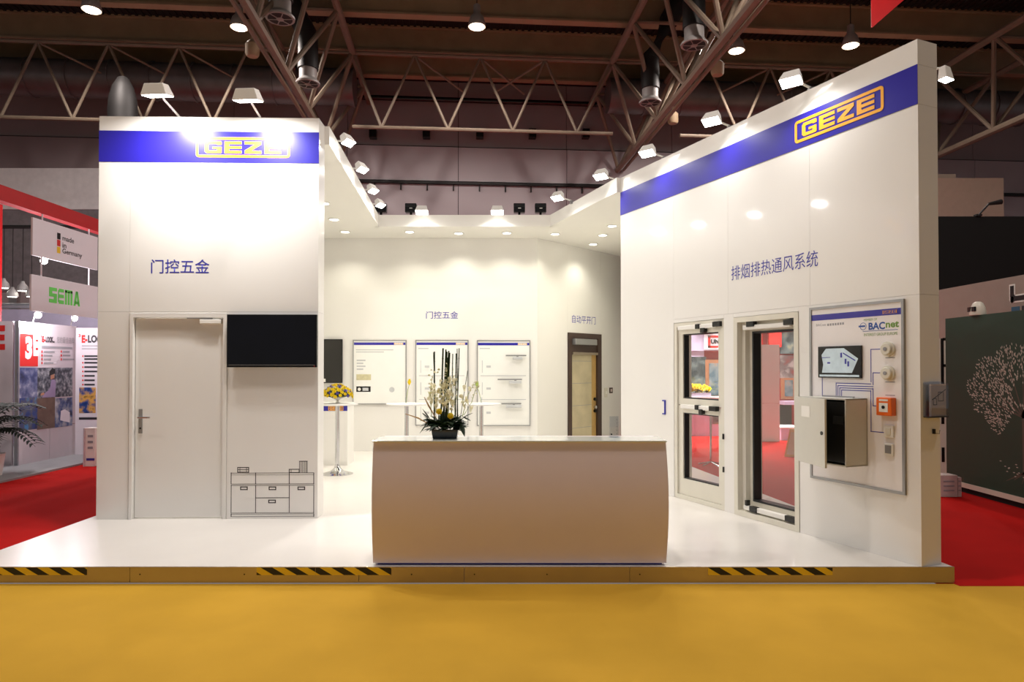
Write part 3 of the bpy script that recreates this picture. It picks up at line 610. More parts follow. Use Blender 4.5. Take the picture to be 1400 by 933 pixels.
# ================================================================== lamps of the stand
def flood(base, head, aim, lab, group, power=P_FLOOD, w=.15, spread=150, up=.0):
    r_ = root('arm_floodlight', lab, 'floodlight', group); base, head, aim = Vector(base), Vector(head), Vector(aim)
    d = (aim-head).normalized(); sd = d.cross(Vector((0, 0, 1))).normalized(); uu = sd.cross(d)
    def P(a, b, c): return head+sd*a+uu*b+d*c
    def hx(a0, a1, b0, b1, c0, c1): return M().hexa([P(a0,b0,c0),P(a1,b0,c0),P(a1,b0,c1),P(a0,b0,c1),P(a0,b1,c0),P(a1,b1,c0),P(a1,b1,c1),P(a0,b1,c1)])
    b = M().hexa([P(-w*.72,-w*.42,-.09),P(w*.72,-w*.42,-.09),P(w,-w*.62,.02),P(-w,-w*.62,.02),P(-w*.72,w*.42,-.09),P(w*.72,w*.42,-.09),P(w,w*.62,.02),P(-w,w*.62,.02)])
    b.obj('housing', WHITEM, r_, bevel=.006)
    hx(-w*.92, w*.92, -w*.55, w*.55, .02, .026).obj('glass', LAMPG, r_)
    M().tube([base, base+Vector((0, 0, .03)), head+(base-head)*.3+Vector((0, 0, .02)), P(0, 0, -.08)], .011, 8).obj('arm', WHITEM, r_, smooth=True)
    M().xbox(base.x-.025, base.x+.025, base.y-.03, base.y+.03, base.z-.02, base.z+.03).obj('clamp', GREYM, r_)
    light('AREA', P(0, 0, .032), P(0, 0, 1), power, C_FLOOD, r_, size=w*1.7, size_y=w*1.0, spread=spread)
    return r_
nth = ('first', 'second', 'third', 'fourth', 'fifth')
for i, (bx, hx_, hy) in enumerate(((240, 215, 128), (352, 339, 135))):
    u, _ = LW.hit(bx, 155); hd = at(hx_, hy, 6.66); p = LW.pt(u, -.1, TOP)
    flood(p, hd, hd+V3(.02, .34, -1.5), ('left', 'right')[i]+' arm floodlight above the blue band of the left wall', 'floodlights over the left front wall', P_FLOOD_FRONT, .13, 160)
LF = Fr((-2.05, 7.4), (-2.365+2.05, 4.4))
for i, (Y) in enumerate((8.0, 9.1, 10.2, 11.1)):
    x = -2.034-.071*(Y-7.16); flood((x-.03, Y, TOP), (x+.17, Y-.03, 4.36), (x+.62, Y-.25, 3.5), nth[i]+' floodlight from the front along the left fascia', 'floodlights on the left fascia', P_FLOOD, .085)
for i, px in enumerate((577, 680)):
    p = at(px, 294, 11.62); flood((p.x, 11.83, TOP), (p.x, 11.6, 4.37), (p.x, 11.25, 3.5), ('left', 'right')[i]+' floodlight on the back fascia', 'floodlights on the back fascia', P_FLOOD, .11)
for i, t in enumerate((5.42, 4.2, 3.16, 2.05, 1.02)):
    c = RNEAR+(RFAR-RNEAR).normalized()*(t*1.089); h_ = c+RW.N*.2; a_ = c+RW.N*.55
    flood((c.x-RW.N.x*.05, c.y-RW.N.y*.05, TOP), (h_.x, h_.y, 4.40), (a_.x, a_.y-.25, 3.4), nth[i]+' floodlight from the back along the top of the right wall', 'floodlights on the right wall', P_FLOOD, .10)
c = RNEAR-RW.N*.23-RW.U*.25; h_ = c-RW.N*.12
flood((c.x+RW.N.x*.05, c.y+RW.N.y*.05, TOP), at(1293, 106, 5.66), (h_.x+.2, h_.y-.2, 3.2), 'floodlight on the outer side of the right wall at its front end', 'floodlights on the right wall', P_FLOOD*.3, .06)
for i, px in enumerate((521, 562, 710, 739)):
    p = at(px, 285.5, 12.0); r_ = root('unlit_floodlight', 'black unlit floodlight behind the back fascia, %s from the left' % nth[i], 'floodlight', 'black unlit floodlights')
    f = front(12.0); M().box(f, p.x-.10, p.x+.10, -.06, .06, p.z-.075, p.z+.085).obj('housing', BLACK, r_, bevel=.01); M().box(f, p.x-.02, p.x+.02, -.02, .02, TOP-.15, p.z-.075).obj('bracket', BLACK, r_); M().box(f, p.x-.02, p.x+.03, .06, .064, p.z-.01, p.z+.002).obj('badge', WHITEM, r_)
    for k in range(5): M().box(f, p.x-.09, p.x+.09, .06, .066, p.z+.02+k*.011, p.z+.026+k*.011).obj('cooling_fin', GASK, r_)
    M().box(f, p.x-.04, p.x+.04, -.1, .12, SOF+.05, SOF+.07).obj('foot', BLACK, r_); M().box(f, p.x-.015, p.x+.015, -.015, .015, SOF+.07, TOP-.1).obj('stand', BLACK, r_)
dl = [(443, 278, 'nearest, behind the left wall edge'), (457, 300, 'second along the left side'), (472, 317, 'at the back left corner'), (560, 317, 'above the left poster'), (627, 319, 'above the middle poster'), (693, 318.5, 'above the right poster'), (759, 320, 'where back wall and slanting wall meet'), (811, 334, 'above the timber door'), (824, 321.5, 'second above the timber door'), (837, 309, 'beside the far end of the right wall')]
for px, py, lab in dl:
    c = onz(px, py, SOF-.004); r_ = root('downlight', 'recessed round downlight in the soffit, '+lab, 'downlight', 'soffit downlights')
    M().lathe((c.x, c.y, SOF-.012), [(.075, .0), (.095, .0), (.097, .010), (.07, .0105)], 20).obj('trim_ring', WHITEM, r_); M().lathe((c.x, c.y, SOF-.014), [(.068, 0), (.07, .004), (.07, .006)], 20).obj('lens', DOWNG, r_)
    light('SPOT', (c.x, c.y, SOF-.03), (c.x, c.y, 0), P_DOWN, C_DOWN, r_, size=.06, spot=125, blend=.7)
for x, y in ((-3.9, 8.4), (-3.9, 10.2), (2.1, 11.6)):
    r_ = root('downlight', ('recessed round downlight in the soffit, hidden behind the left wall, %s one' % ('nearer' if y < 9 else 'farther')) if x < 0 else 'recessed round downlight in the soffit, hidden behind the right wall', 'downlight', 'soffit downlights')
    M().lathe((x, y, SOF-.012), [(.075, .0), (.095, .0), (.097, .010), (.07, .0105)], 20).obj('trim_ring', WHITEM, r_); M().lathe((x, y, SOF-.014), [(.068, 0), (.07, .004), (.07, .006)], 20).obj('lens', DOWNG, r_)
    light('SPOT', (x, y, SOF-.03), (x, y, 0), P_DOWN, C_DOWN, r_, size=.06, spot=125, blend=.7)

# ================================================================== furniture of the stand
# ---- reception desk
DESK = mat('desk_lacquer', (238, 226, 234), .3, var=.01, coat=.25)
r_ = root('reception_desk', 'white reception desk with bowed front and pale glass top', 'desk')
x0, x1, yb, zt = -1.11, 1.232, 5.98, 1.112; K = 14; b = M(); rows = []
for i in range(K+1):
    t = i/K; z = PZ+.018+(zt-PZ-.018)*t; bow = .045*math.sin(math.pi*t)**.9; side = .012*math.sin(math.pi*min(1, t*1.0))
    rows.append([b.bm.verts.new((x0-side*.3, 5.475-bow, z)), b.bm.verts.new((x1+side, 5.475-bow, z)), b.bm.verts.new((x1+side*.6, yb, z)), b.bm.verts.new((x0-side*.2, yb, z))])
for A, B in zip(rows, rows[1:]):
    for k in range(4): b.bm.faces.new([A[k], A[(k+1) % 4], B[(k+1) % 4], B[k]])
b.bm.faces.new(rows[0][::-1]); b.bm.faces.new(rows[-1]); b.obj('body', DESK, r_, smooth=True)
M().xbox(x0+.03, x1-.03, 5.50, yb-.03, PZ+.001, PZ+.02).obj('plinth', INK, r_)
TOPM = mat('desk_glass_top', (226, 232, 226), .12, var=.01, coat=.5); M().xbox(x0-.005, x1+.005, 5.455, 5.80, zt, zt+.014).obj('glass_top', TOPM, r_, bevel=.003)
DT = zt+.014
# ---- bar tables
TT = []
for i, (px, lab) in enumerate(((461.5, 'white round bar table carrying the yellow bouquet'), (556, 'white round bar table with a single yellow calla'), (658, 'white round bar table behind the right end of the flower arrangement'))):
    Y = 10.13; x = at(px, 552, Y).x; zt_ = at(px, 552, Y).z; r2 = root('bar_table', lab, 'table', 'round bar tables')
    M().lathe((x, Y, zt_-.022), [(.29, 0), (.30, .005), (.30, .02), (.29, .024)], 36).obj('table_top', WHITE, r2, smooth=True)
    M().tube([(x, Y, PZ+.05), (x, Y, zt_-.02)], .032, 16).obj('pole', CHROME, r2, smooth=True)
    M().lathe((x, Y, PZ), [(.23, 0), (.23, .008), (.18, .022), (.10, .045), (.05, .09), (.034, .15)], 32).obj('trumpet_base', CHROME, r2, smooth=True)
    TT.append((x, Y, zt_+.002))
# ---- info counter behind
r2 = root('info_counter', 'white counter with blue band and yellow logo behind the left bar table', 'counter'); f = front(11.0); cx1 = at(475, 560, 11).x; cx0 = cx1-.95; ctz = at(470, 552, 11).z
M().xbox(cx0, cx1, 11.0, 11.45, PZ, ctz-.03).obj('body', WHITE, r2); M().xbox(cx0-.02, cx1+.02, 10.98, 11.47, ctz-.03, ctz).obj('counter_top', WHITEM, r2)
M().box(f, cx0, cx1, 0, .004, ctz-.12, ctz-.035).obj('blue_band', BLUE, r2); a = at(449, 556, 11).x; c = at(469.5, 556, 11).x; logo(f, a, c, ctz-.115, ctz-.04, .008, r2, YEL)
# ---- television on the back wall
r2 = root('wall_television', 'black upright television on the back wall left of the posters', 'television'); a = BW.hit(440, 524, .06); c = BW.hit(468, 464, .06)
M().box(BW, a[0]-.35, c[0], .02, .06, a[1], c[1]).obj('housing', BLACK, r2, bevel=.004); M().box(BW, a[0]-.33, c[0]-.02, .06, .0615, a[1]+.02, c[1]-.02).obj('screen', mat('tv_dark', (34, 32, 28), .3), r2); M().box(BW, a[0], a[0]+.07, .062, .064, a[1]+.02, a[1]+.08).obj('sticker', WHITEM, r2); M().box(BW, a[0]-.2, c[0]-.2, 0, .02, a[1]+.2, c[1]-.2).obj('wall_bracket', BLACKM, r2)
# ---- posters
PR = mat('poster_print', (242, 242, 238), .4, var=.008); PL = mat('poster_line', (196, 198, 200), .5); BEI = mat('beige_print', (206, 198, 160), .5, var=.1, vscale=20)
def poster(x0, y0, x1, y1, lab):
    r2 = root('framed_poster', lab, 'poster', 'framed posters on the back wall'); a = BW.hit(x0, y1); c = BW.hit(x1, y0)
    M().box(BW, a[0]+.012, c[0]-.012, .001, .02, a[1]+.012, c[1]-.012).obj('board', PR, r2); ring(BW, a[0], c[0], a[1], c[1], .016, .001, .03, r2, GREYM, 'frame_bar')
    z1 = BW.hit(x0, y0+3.6)[1]; z0 = BW.hit(x0, y0+7)[1]; M().box(BW, a[0]+.02, c[0]-.02, .02, .022, z0, z1).obj('blue_stripe', BLUE, r2)
    p = BW.hit(x1-17, y0)[0]; q = BW.hit(x1-4.5, y0)[0]; M().box(BW, p, q, .022, .023, z0+.004, z1-.004).obj('logo_ground', YEL, r2); logo(BW, p, q, z0+.004, z1-.004, .0245, r2, PR)
    return r2
def pbox(px0, py0, px1, py1, m, nm, par, n0=.02, n1=.0215): a = BW.hit(px0, py1); c = BW.hit(px1, py0); return M().box(BW, a[0], c[0], n0, n1, a[1], c[1]).obj(nm, m, par)
p1 = poster(482.5, 465, 556, 553, 'left framed poster with beige and black pictures, shorter than the others')
for y, x1 in ((478, 538), (481, 525)):
    pbox(487, y, x1, y+1.2, PL, 'text_line', p1)
for i in range(4): pbox(488, 492+i*4, 500-(i % 2)*3, 494+i*4, PL, 'text_line', p1)
pbox(487.5, 512, 507.5, 520, BEI, 'beige_picture', p1); pbox(487.5, 528.5, 507, 536, BLACK, 'black_picture', p1); k_ = BW.hit(491.5, 532.5); M().disc(BW, k_[0], k_[1], .03, .0215, .0225, 14).obj('key_symbol', WHITEM, p1); pbox(496, 530.5, 504, 534.5, PL, 'key_text', p1, .0215, .0225); k_ = BW.hit(536, 533); M().disc(BW, k_[0], k_[1], .05, .02, .0212, 16).obj('round_seal', PL, p1)
p2 = poster(568, 465, 640.5, 582, 'middle framed poster behind the flower arrangement'); p3 = poster(652, 465.5, 725, 582.5, 'right framed poster with three door closers')
for pp, X in ((p2, 568), (p3, 652)):
    pbox(X+4, 476, X+18, 477.5, PL, 'text_line', pp)
    for y in (513.5, 546): pbox(X+5, y, X+67, y+.9, PL, 'divider', pp)
    for y in (493, 523, 556): pbox(X+7, y, X+7.8, y+17, PL, 'rule', pp); pbox(X+13, y+7, X+19, y+10, PL, 'small_picture', pp)
for i, (a, c, y, b0, b1) in enumerate(((691.5, 719.5, 486.5, 701, 714), (680.5, 713.5, 519, 696, 713), (682, 712.5, 552, 692, 713))):
    r2 = root('door_closer', ('top', 'middle', 'bottom')[i]+' grey door closer mounted on the right poster', 'door closer', 'door closers on the right poster')
    q0 = BW.hit(a, y+.9); q1 = BW.hit(c, y-.9); M().box(BW, q0[0], q1[0], .05, .08, q0[1], q1[1]).obj('guide_rail', GREYM, r2)
    q0 = BW.hit(b0, y+5.5); q1 = BW.hit(b1, y+1.8); M().box(BW, q0[0], q1[0], .022, .09, q0[1], q1[1]).obj('closer_body', mat('silver_paint', (206, 208, 210), .35, .3), r2, bevel=.006); q = BW.hit((b0+b1)/2, y); M().box(BW, q[0]-.02, q[0]+.02, .022, .07, q[1]-.03, q[1]).obj('spindle', GREYM, r2)
# ---- card stand on the desk
r2 = root('card_stand', 'small white upright card stand at the right end of the desk', 'card stand'); cs = front(5.72); x = at(840, 590, 5.72).x
M().box(cs, x-.04, x+.035, -.01, 0, DT, DT+.175).obj('card', ACRY, r2); M().box(cs, x-.045, x+.04, -.03, .03, DT, DT+.006).obj('foot', ACRY, r2)
for k in range(5): M().disc(cs, x+.02, DT+.03+k*.03, .004, 0, .002, 8).obj('dot', GREYM, r2)
M().disc(cs, x-.025, DT+.025, .007, 0, .003, 10).obj('button', BLACK, r2)

# ================================================================== flowers
GD = mat('leaf_dark', (26, 52, 26), .5, var=.3, vscale=30); GS = mat('stem_green', (34, 60, 30), .5, var=.2, vscale=30); GL = mat('stem_light', (150, 170, 80), .5, var=.2); PW = thin(mat('petal_white', (250, 249, 234), .5, var=.03), .8); PY = thin(mat('petal_yellow', (246, 224, 34), .5, var=.1, vscale=40), .35); PV = mat('petal_violet', (96, 84, 168), .5, var=.2, vscale=40); PO = mat('petal_peach', (206, 170, 120), .5, var=.15, vscale=30)
def blossom_mesh(m, n=6, layers=3):
    b = M()
    for l in range(layers):
        for k in range(n-l):
            a = 2*math.pi*(k+.5*l)/(n-l); el = .25+.55*l; d = V3(math.cos(a)*math.cos(el), math.sin(a)*math.cos(el), math.sin(el)); b.leaf(V3(0, 0, 0), d, 1-.18*l, .8, -.15)
    return b.obj('blossom', m, mesh_only=True)
BM = {k: blossom_mesh(m) for k, m in (('w', PW), ('y', PY), ('v', PV))}
def lily_mesh(m): return M().tube([(0, 0, 0), (0, .05, .45), (0, .1, .75), (0, .28, 1.0)], [.05, .14, .26, .06], 8).obj('blossom', m, mesh_only=True)
LM = lily_mesh(PW); POM = M(); POM.ball((0, 0, 0), 1, 12)
for k in range(26):
    z = 1-2*(k+.5)/26; a = k*2.4; rr = math.sqrt(1-z*z); POM.ball((rr*math.cos(a)*.82, rr*math.sin(a)*.82, z*.82), .3, 5)
POM = POM.obj('pompom', PY, mesh_only=True)
def rotm(loc, d, s, roll=0): return Matrix.Translation(Vector(loc)) @ Vector(d).normalized().to_track_quat('Z', 'Y').to_matrix().to_4x4() @ Matrix.Rotation(roll, 4, 'Z') @ Matrix.Scale(s, 4)
fa = root('flower_arrangement', 'tall white and green flower arrangement with yellow pompoms in a dark dish on desk', 'flowers')
FY = 5.66
def fp(px, py, dy=0): return at(px, py, FY+dy)
VASE = mat('vase_slate', (30, 44, 54), .25, var=.1, coat=.4)
a, c = fp(590.5, 592).x, fp(627, 592).x; vz = DT+.075
M().hexa([V3(a+.012,FY-.05,DT),V3(c-.012,FY-.05,DT),V3(c-.012,FY+.06,DT),V3(a+.012,FY+.06,DT),V3(a,FY-.06,vz),V3(c,FY-.06,vz),V3(c,FY+.07,vz),V3(a,FY+.07,vz)]).obj('dish', VASE, fa, bevel=.005)
for xb, xt, yt, w in ((594, 594, 481, 2.2), (603, 606, 476.5, 2.4), (606, 609.5, 478, 2), (607, 611.5, 481, 1.8), (609, 613.5, 480, 2), (611, 615, 482.5, 1.8), (610, 612, 489, 1.8), (617, 619, 484, 1.4), (623, 624, 483.5, 1.8), (626, 625, 477, 1.2), (625, 628, 476.5, 1.5), (629, 639.5, 507, .9), (613, 614, 486, 1.3), (596, 592, 482, .7)):
    p = fp(xb, 575); q = fp(xt, yt); o_ = random.uniform(-.02, .025); p.y += o_; q.y += o_; nseg = 7; pts = [p.lerp(q, k/nseg) for k in range(nseg+1)]; r0 = w/2*FY/933
    bb_ = M(); bb_.tube(pts, r0, 6)
    for k in range(1, nseg): e = (pts[k+1]-pts[k-1]).normalized()*.003; bb_.tube([pts[k]-e, pts[k]+e], r0*1.2, 6)
    bb_.obj('stem', GS, fa, smooth=True)
for k in range(130):                                   # dark foliage round the rim
    a = random.uniform(0, 2*math.pi); el = random.uniform(-.15, .9); s = random.uniform(.55, 1.0)
    base = V3(fp(608, 585).x+.075*math.cos(a), FY+.035*math.sin(a), vz+random.uniform(-.005, .06)); d = V3(math.cos(a)*1.0, .55*math.sin(a)-.25, .25+el)
    M().leaf(base, d, .145*s, .072*s, random.uniform(.0, .55)).obj('leaf', GD, fa)
for px, py, tx, ty in ((588, 575, 577, 588), (588, 574, 580, 562), (630, 578, 634, 592), (632, 572, 643, 566), (585, 572, 579, 566), (633, 570, 641, 574)):
    p, q = fp(px, py, -.05), fp(tx, ty, -.07); M().leaf(p, q-p, (q-p).length*1.3, .055, .05).obj('leaf', GD, fa)
for k in range(70):                                   # white blossom sprays
    px = random.choice((592, 595, 603, 606, 610, 614, 618, 621, 634, 637, 641))+random.uniform(-3, 3); py = random.uniform(524, 562) if px < 626 else random.uniform(534, 566)
    inst('blossom', LM, fa, rotm(fp(px, py, random.uniform(-.06, .03)), (random.uniform(-.4, .4), -.5, random.uniform(.3, 1)), random.uniform(.045, .07), random.uniform(0, 6)))
for k in range(34):
    px = random.choice((588, 591, 596, 600, 611, 620, 623))+random.uniform(-3, 3); py = random.uniform(505, 548); inst('blossom', BM['w'], fa, rotm(fp(px, py, random.uniform(-.05, .02)), (random.uniform(-.6, .6), -.8, random.uniform(.2, 1)), random.uniform(.009, .016)))
for path in ([(632, 570), (640, 540), (647, 527), (652, 523)], [(634, 568), (645, 550), (650, 533), (656, 527)], [(590, 570), (588, 540), (591, 515)], [(612, 570), (611, 530), (612, 498)], [(622, 570), (621, 540), (620, 515)]):
    pts = [fp(x, y, -.02) for x, y in path]; M().tube(pts, [.003, .0025, .002, .0015][:len(pts)], 5).obj('spray', GL, fa)
    for q in range(9):
        t = .45+.55*q/8; i = min(int(t*(len(pts)-1)), len(pts)-2); pt = pts[i].lerp(pts[i+1], t*(len(pts)-1)-i); inst('bud', BM['w'], fa, rotm(pt+V3(random.uniform(-.015, .015), -.01, random.uniform(-.01, .01)), (random.uniform(-1, 1), -.5, .5), random.uniform(.007, .012)))
for path in ([(596, 572), (586, 555), (580, 543)], [(584, 579), (572, 572), (554, 566)]):
    pts = [fp(x, y, -.05) for x, y in path]; M().tube(pts, [.004, .007, .003], 6).obj('bud_stalk', PO, fa, smooth=True)
for px, py in ((600.3, 563), (616, 569)): inst('pompom', POM, fa, Matrix.Translation(fp(px, py, -.09)) @ Matrix.Scale(.0245, 4))
# ---- bouquet on the left table
x, y, z = TT[0]; r2 = root('bouquet', 'round yellow and violet bouquet in a white footed bowl on the left bar table', 'flowers')
M().lathe((x, y, z), [(.05, 0), (.05, .006), (.018, .02), (.018, .05), (.09, .085), (.11, .10), (.10, .10)], 20).obj('bowl', WHITEM, r2, smooth=True)
M().lathe((x, y, z+.09), [(.09, 0), (.18, .02), (.15, .09), (.08, .14), (.02, .15)], 14).obj('foliage', GD, r2)
for k in range(78):
    t = (k+.5)/78; el = math.asin(min(1, t)); a = k*2.4; rr = math.cos(el); p = V3(x+.205*rr*math.cos(a), y+.205*rr*math.sin(a), z+.10+.17*math.sin(el)); key = 'v' if random.random() < .38 else 'y'
    inst('blossom', BM[key], r2, rotm(p, (rr*math.cos(a), rr*math.sin(a), math.sin(el)+.2), random.uniform(.028, .042) if key == 'y' else random.uniform(.02, .03), k))
# ---- single stems on the other tables
for i, (ti, px, py, col, lab) in enumerate(((1, 559.5, 523, PY, 'single yellow calla in a slim glass on the middle bar table'), (2, 652, 526, GL, 'single pale calla bending left in a slim glass on the right bar table'))):
    x, y, z = TT[ti]; tip = at(px, py, y); r2 = root('single_flower', lab, 'flowers', 'single callas on bar tables'); x0_ = x+(0 if i else -.01)
    M().lathe((x0_, y, z), [(.02, 0), (.02, .004), (.012, .02), (.014, .09)], 12).obj('slim_vase', ACRY, r2)
    m_ = Vector((x0_, y, z)).lerp(tip, .55)+V3(.0, 0, .03); M().tube([(x0_, y, z+.01), m_, tip-V3(0, 0, .04)], [.004, .004, .003], 6).obj('stem', GL, r2)
    M().tube([tip-V3(0, 0, .04), tip, tip+V3(.008, -.005, .05)], [.008, .028, .012], 8).obj('flower_cup', col, r2, smooth=True)

# ================================================================== left neighbour
PANW = mat('neighbour_panel', (206, 198, 204), .5, var=.02); SIGN = mat('sign_white', (232, 228, 236), .5, var=.01); ALUF = mat('silver_post', (170, 172, 178), .35, .7)
M().slab([(-14, 8), (-7.54, 8), (-7.54, 12.9), (-7.3, 16), (-14, 16)], .0, .03).obj('floor_neighbour', greyfl)['kind'] = 'structure'
bpy.data.objects['floor_neighbour']['label'] = 'grey floor of the left neighbouring stand'
S1 = Fr((-8.45, 11.7), (0, 1)); F0 = front(11.68); F2 = front(13.16)
zt3 = 2.5
r_ = root('poster_wall', 'white poster wall with red and photo print on the left neighbouring stand', 'display wall')
s_end = S1.hit(104, 500)[0]
hs = S1.hit(69, 500)[0]
M().box(S1, 0, s_end, -.04, 0, .6+.03, zt3).obj('panel', PANW, r_); M().box(S1, 0, hs-.004, -.04, 0, .03, .62).obj('lower_panel', PANW, r_); M().box(S1, hs+.004, s_end, -.04, 0, .03, .62).obj('lower_panel', PANW, r_)
M().box(S1, -.03, .0, -.05, .012, .03, zt3).obj('post', ALUF, r_); M().box(S1, s_end-.012, s_end+.02, -.05, .012, .03, zt3).obj('post', ALUF, r_)
def sbox(f, px0, py0, px1, py1, m, nm, par, n0=.0, n1=.004):
    a = f.hit(px0, py0); c = f.hit(px1, py0); a2 = f.hit(px0, py1); return M().box(f, a[0], c[0], n0, n1, a2[1], a[1]).obj(nm, m, par)
PRED = mat('poster_red', (206, 32, 28), .5, var=.02)
sbox(S1, 25, 456, 52, 501, PRED, 'red_square', r_)
a = S1.hit(34, 491.5); text('3', S1, a[0], a[1], .40, .006, SIGN, r_, width=.17, bold=.06); text('E', S1, a[0]+.2, a[1]+.06, .40, .006, SIGN, r_, width=.13, bold=.06)
INKD = mat('dark_print', (36, 34, 40), .5)
a = S1.hit(56, 468); text('3', S1, a[0]-.02, a[1]+.08, .05, .004, PRED, r_, width=.03, bold=.03); text('E-', S1, a[0]+.02, a[1], .11, .004, PRED, r_, width=.09, bold=.05); text('LOOK...', S1, a[0]+.12, a[1], .11, .004, INKD, r_, width=.24, bold=.05); text('您的最佳选择', S1, a[0]+.42, a[1]-.0, .12, .004, GREYI, r_, width=.5)
b = M(); bd = M()
for k in range(4):
    for x in (56.5, 83): 
        if x > 60 and k == 3: continue
        a = S1.hit(x, 481+k*5.2); bd.box(S1, a[0], a[0]+.03, 0, .004, a[1]-.02, a[1]+.02); b.box(S1, a[0]+.06, a[0]+.06+random.uniform(.18, .34), 0, .003, a[1]-.015, a[1]+.015)
a = S1.hit(57, 474.5); b.box(S1, a[0], a[0]+.85, 0, .003, a[1]-.02, a[1]+.02); a = S1.hit(75, 590)
for k in range(5): b.box(S1, a[0], a[0]+(.45 if k == 0 else .15), 0, .003, .78-k*.035, .795-k*.035)
b.obj('small_print', GREYI, r_); bd.obj('bullets', PRED, r_)
def photo(name, cols, sc, seed):
    m = bpy.data.materials.new(name); m.use_nodes = True; nt = m.node_tree; N = nt.nodes; L = nt.links; b = N['Principled BSDF']; b.inputs['Roughness'].default_value = .4
    tc = N.new('ShaderNodeTexCoord'); mp = N.new('ShaderNodeMapping'); mp.inputs['Location'].default_value = (seed, seed*.7, seed*1.3); nz = N.new('ShaderNodeTexNoise'); nz.inputs['Scale'].default_value = sc; nz.inputs['Detail'].default_value = 5; rp = N.new('ShaderNodeValToRGB')
    L.new(tc.outputs['Object'], mp.inputs[0]); L.new(mp.outputs[0], nz.inputs['Vector']); L.new(nz.outputs[0], rp.inputs[0]); L.new(rp.outputs[0], b.inputs['Base Color'])
    el = rp.color_ramp.elements
    while len(el) < len(cols): el.new(.5)
    for i, c in enumerate(cols): el[i].position = .3+.4*i/(len(cols)-1); el[i].color = lin(c)+[1]
    return m
PH1 = photo('photo_workshop', [(24, 30, 64), (58, 70, 120), (120, 126, 160), (206, 210, 226)], 5, 1); PH2 = photo('photo_machine', [(20, 24, 34), (60, 66, 80), (120, 124, 132), (176, 178, 184)], 14, 4); PH3 = photo('photo_robot', [(16, 22, 60), (30, 60, 130), (90, 90, 96), (60, 130, 190)], 6, 8); PH4 = photo('photo_hall', [(30, 36, 66), (70, 90, 140), (150, 156, 170), (196, 198, 204)], 7, 11)
SKN = mat('print_skin', (190, 140, 110), .5); SHI = mat('print_shirt', (156, 140, 176), .5); BRO = mat('print_brown', (110, 90, 78), .5, var=.2, vscale=8)
sbox(S1, 24, 503, 51, 545, PH1, 'photo_left', r_); sbox(S1, 51, 503, 99, 545, PH2, 'photo_top', r_); sbox(S1, 24, 545, 51, 590, PH3, 'photo_robot', r_); sbox(S1, 51, 545, 75, 588, BRO, 'photo_hands', r_); sbox(S1, 75, 545, 99, 585, PH4, 'photo_lorry', r_)
def sp2(pts, m, nm, n=.006): return M().prism(S1, [S1.hit(*p) for p in pts], 0.004, n).obj(nm, m, r_)
sp2([(57, 544), (75, 543), (76, 522), (73, 517), (70, 519), (68, 532), (60, 539)], SHI, 'photo_worker'); sp2([(69, 519), (74, 519), (74, 507), (69, 508)], SKN, 'photo_face'); sp2([(67, 514), (75, 511), (75, 505), (71, 503.5), (67.5, 508)], BLACK, 'photo_hair', .007); sp2([(55, 541), (60, 540), (60, 537), (56, 538)], SKN, 'photo_hand', .007)
sp2([(82, 575), (95, 578), (95, 564), (88, 560), (83, 562)], SIGN, 'photo_truck')
# frontal panel at left edge
r2 = root('poster_wall', 'pale panel with red letters at the left picture edge', 'display wall'); e1 = F0.hit(17, 500)[0]
M().box(F0, e1-2.4, e1, -.04, 0, .03, zt3).obj('panel', PANW, r2); text('3E', F0, F0.hit(7, 480)[0], F0.hit(7, 479)[1], .43, .004, PRED, r2, width=.42, anchor='r', bold=.05)
r2 = root('poster_wall', 'white poster wall with red and black heading beside the left wall edge', 'display wall'); e0 = F2.hit(103.5, 500)[0]
M().box(F2, e0, e0+2.6, -.04, 0, .03, zt3-.03).obj('panel', PANW, r2)
a = F2.hit(109, 469); text('3', F2, a[0]-.02, a[1]+.11, .06, .004, PRED, r2, width=.035, bold=.03); text('E-', F2, a[0]+.04, a[1], .15, .004, PRED, r2, width=.11, bold=.05); text('LOOK', F2, a[0]+.16, a[1], .15, .004, INKD, r2, width=.38, bold=.05)
b = M(); bd = M(); tl = M()
for k, y in enumerate((473, 477)): q = F2.hit(112, y); b.box(F2, q[0], q[0]+.5, 0, .003, q[1]-.012, q[1]+.008)
for k, y in enumerate((487, 491, 496, 502, 508, 514, 520, 526)):
    q = F2.hit(112.5, y)
    if k != 1: bd.box(F2, q[0], q[0]+.025, 0, .004, q[1]-.018, q[1]+.012)
    tl.box(F2, q[0]+.04, q[0]+.04+(.4 if k < 5 else .2), 0, .003, q[1]-.02, q[1]+.014)
b.obj('small_print', GREYI, r2); bd.obj('bullets', PRED, r2); tl.obj('text_lines', INKD, r2)
sbox(F2, 108.5, 530, 131, 565, photo('photo_opera', [(10, 20, 60), (30, 60, 120), (200, 150, 70), (20, 16, 16)], 6, 21), 'photo', r2); q = F2.hit(108, 573); tb = M(); tb.box(F2, q[0], q[0]+.5, 0, .004, q[1]-.015, q[1]+.03); tb.obj('caption', INKD, r2)
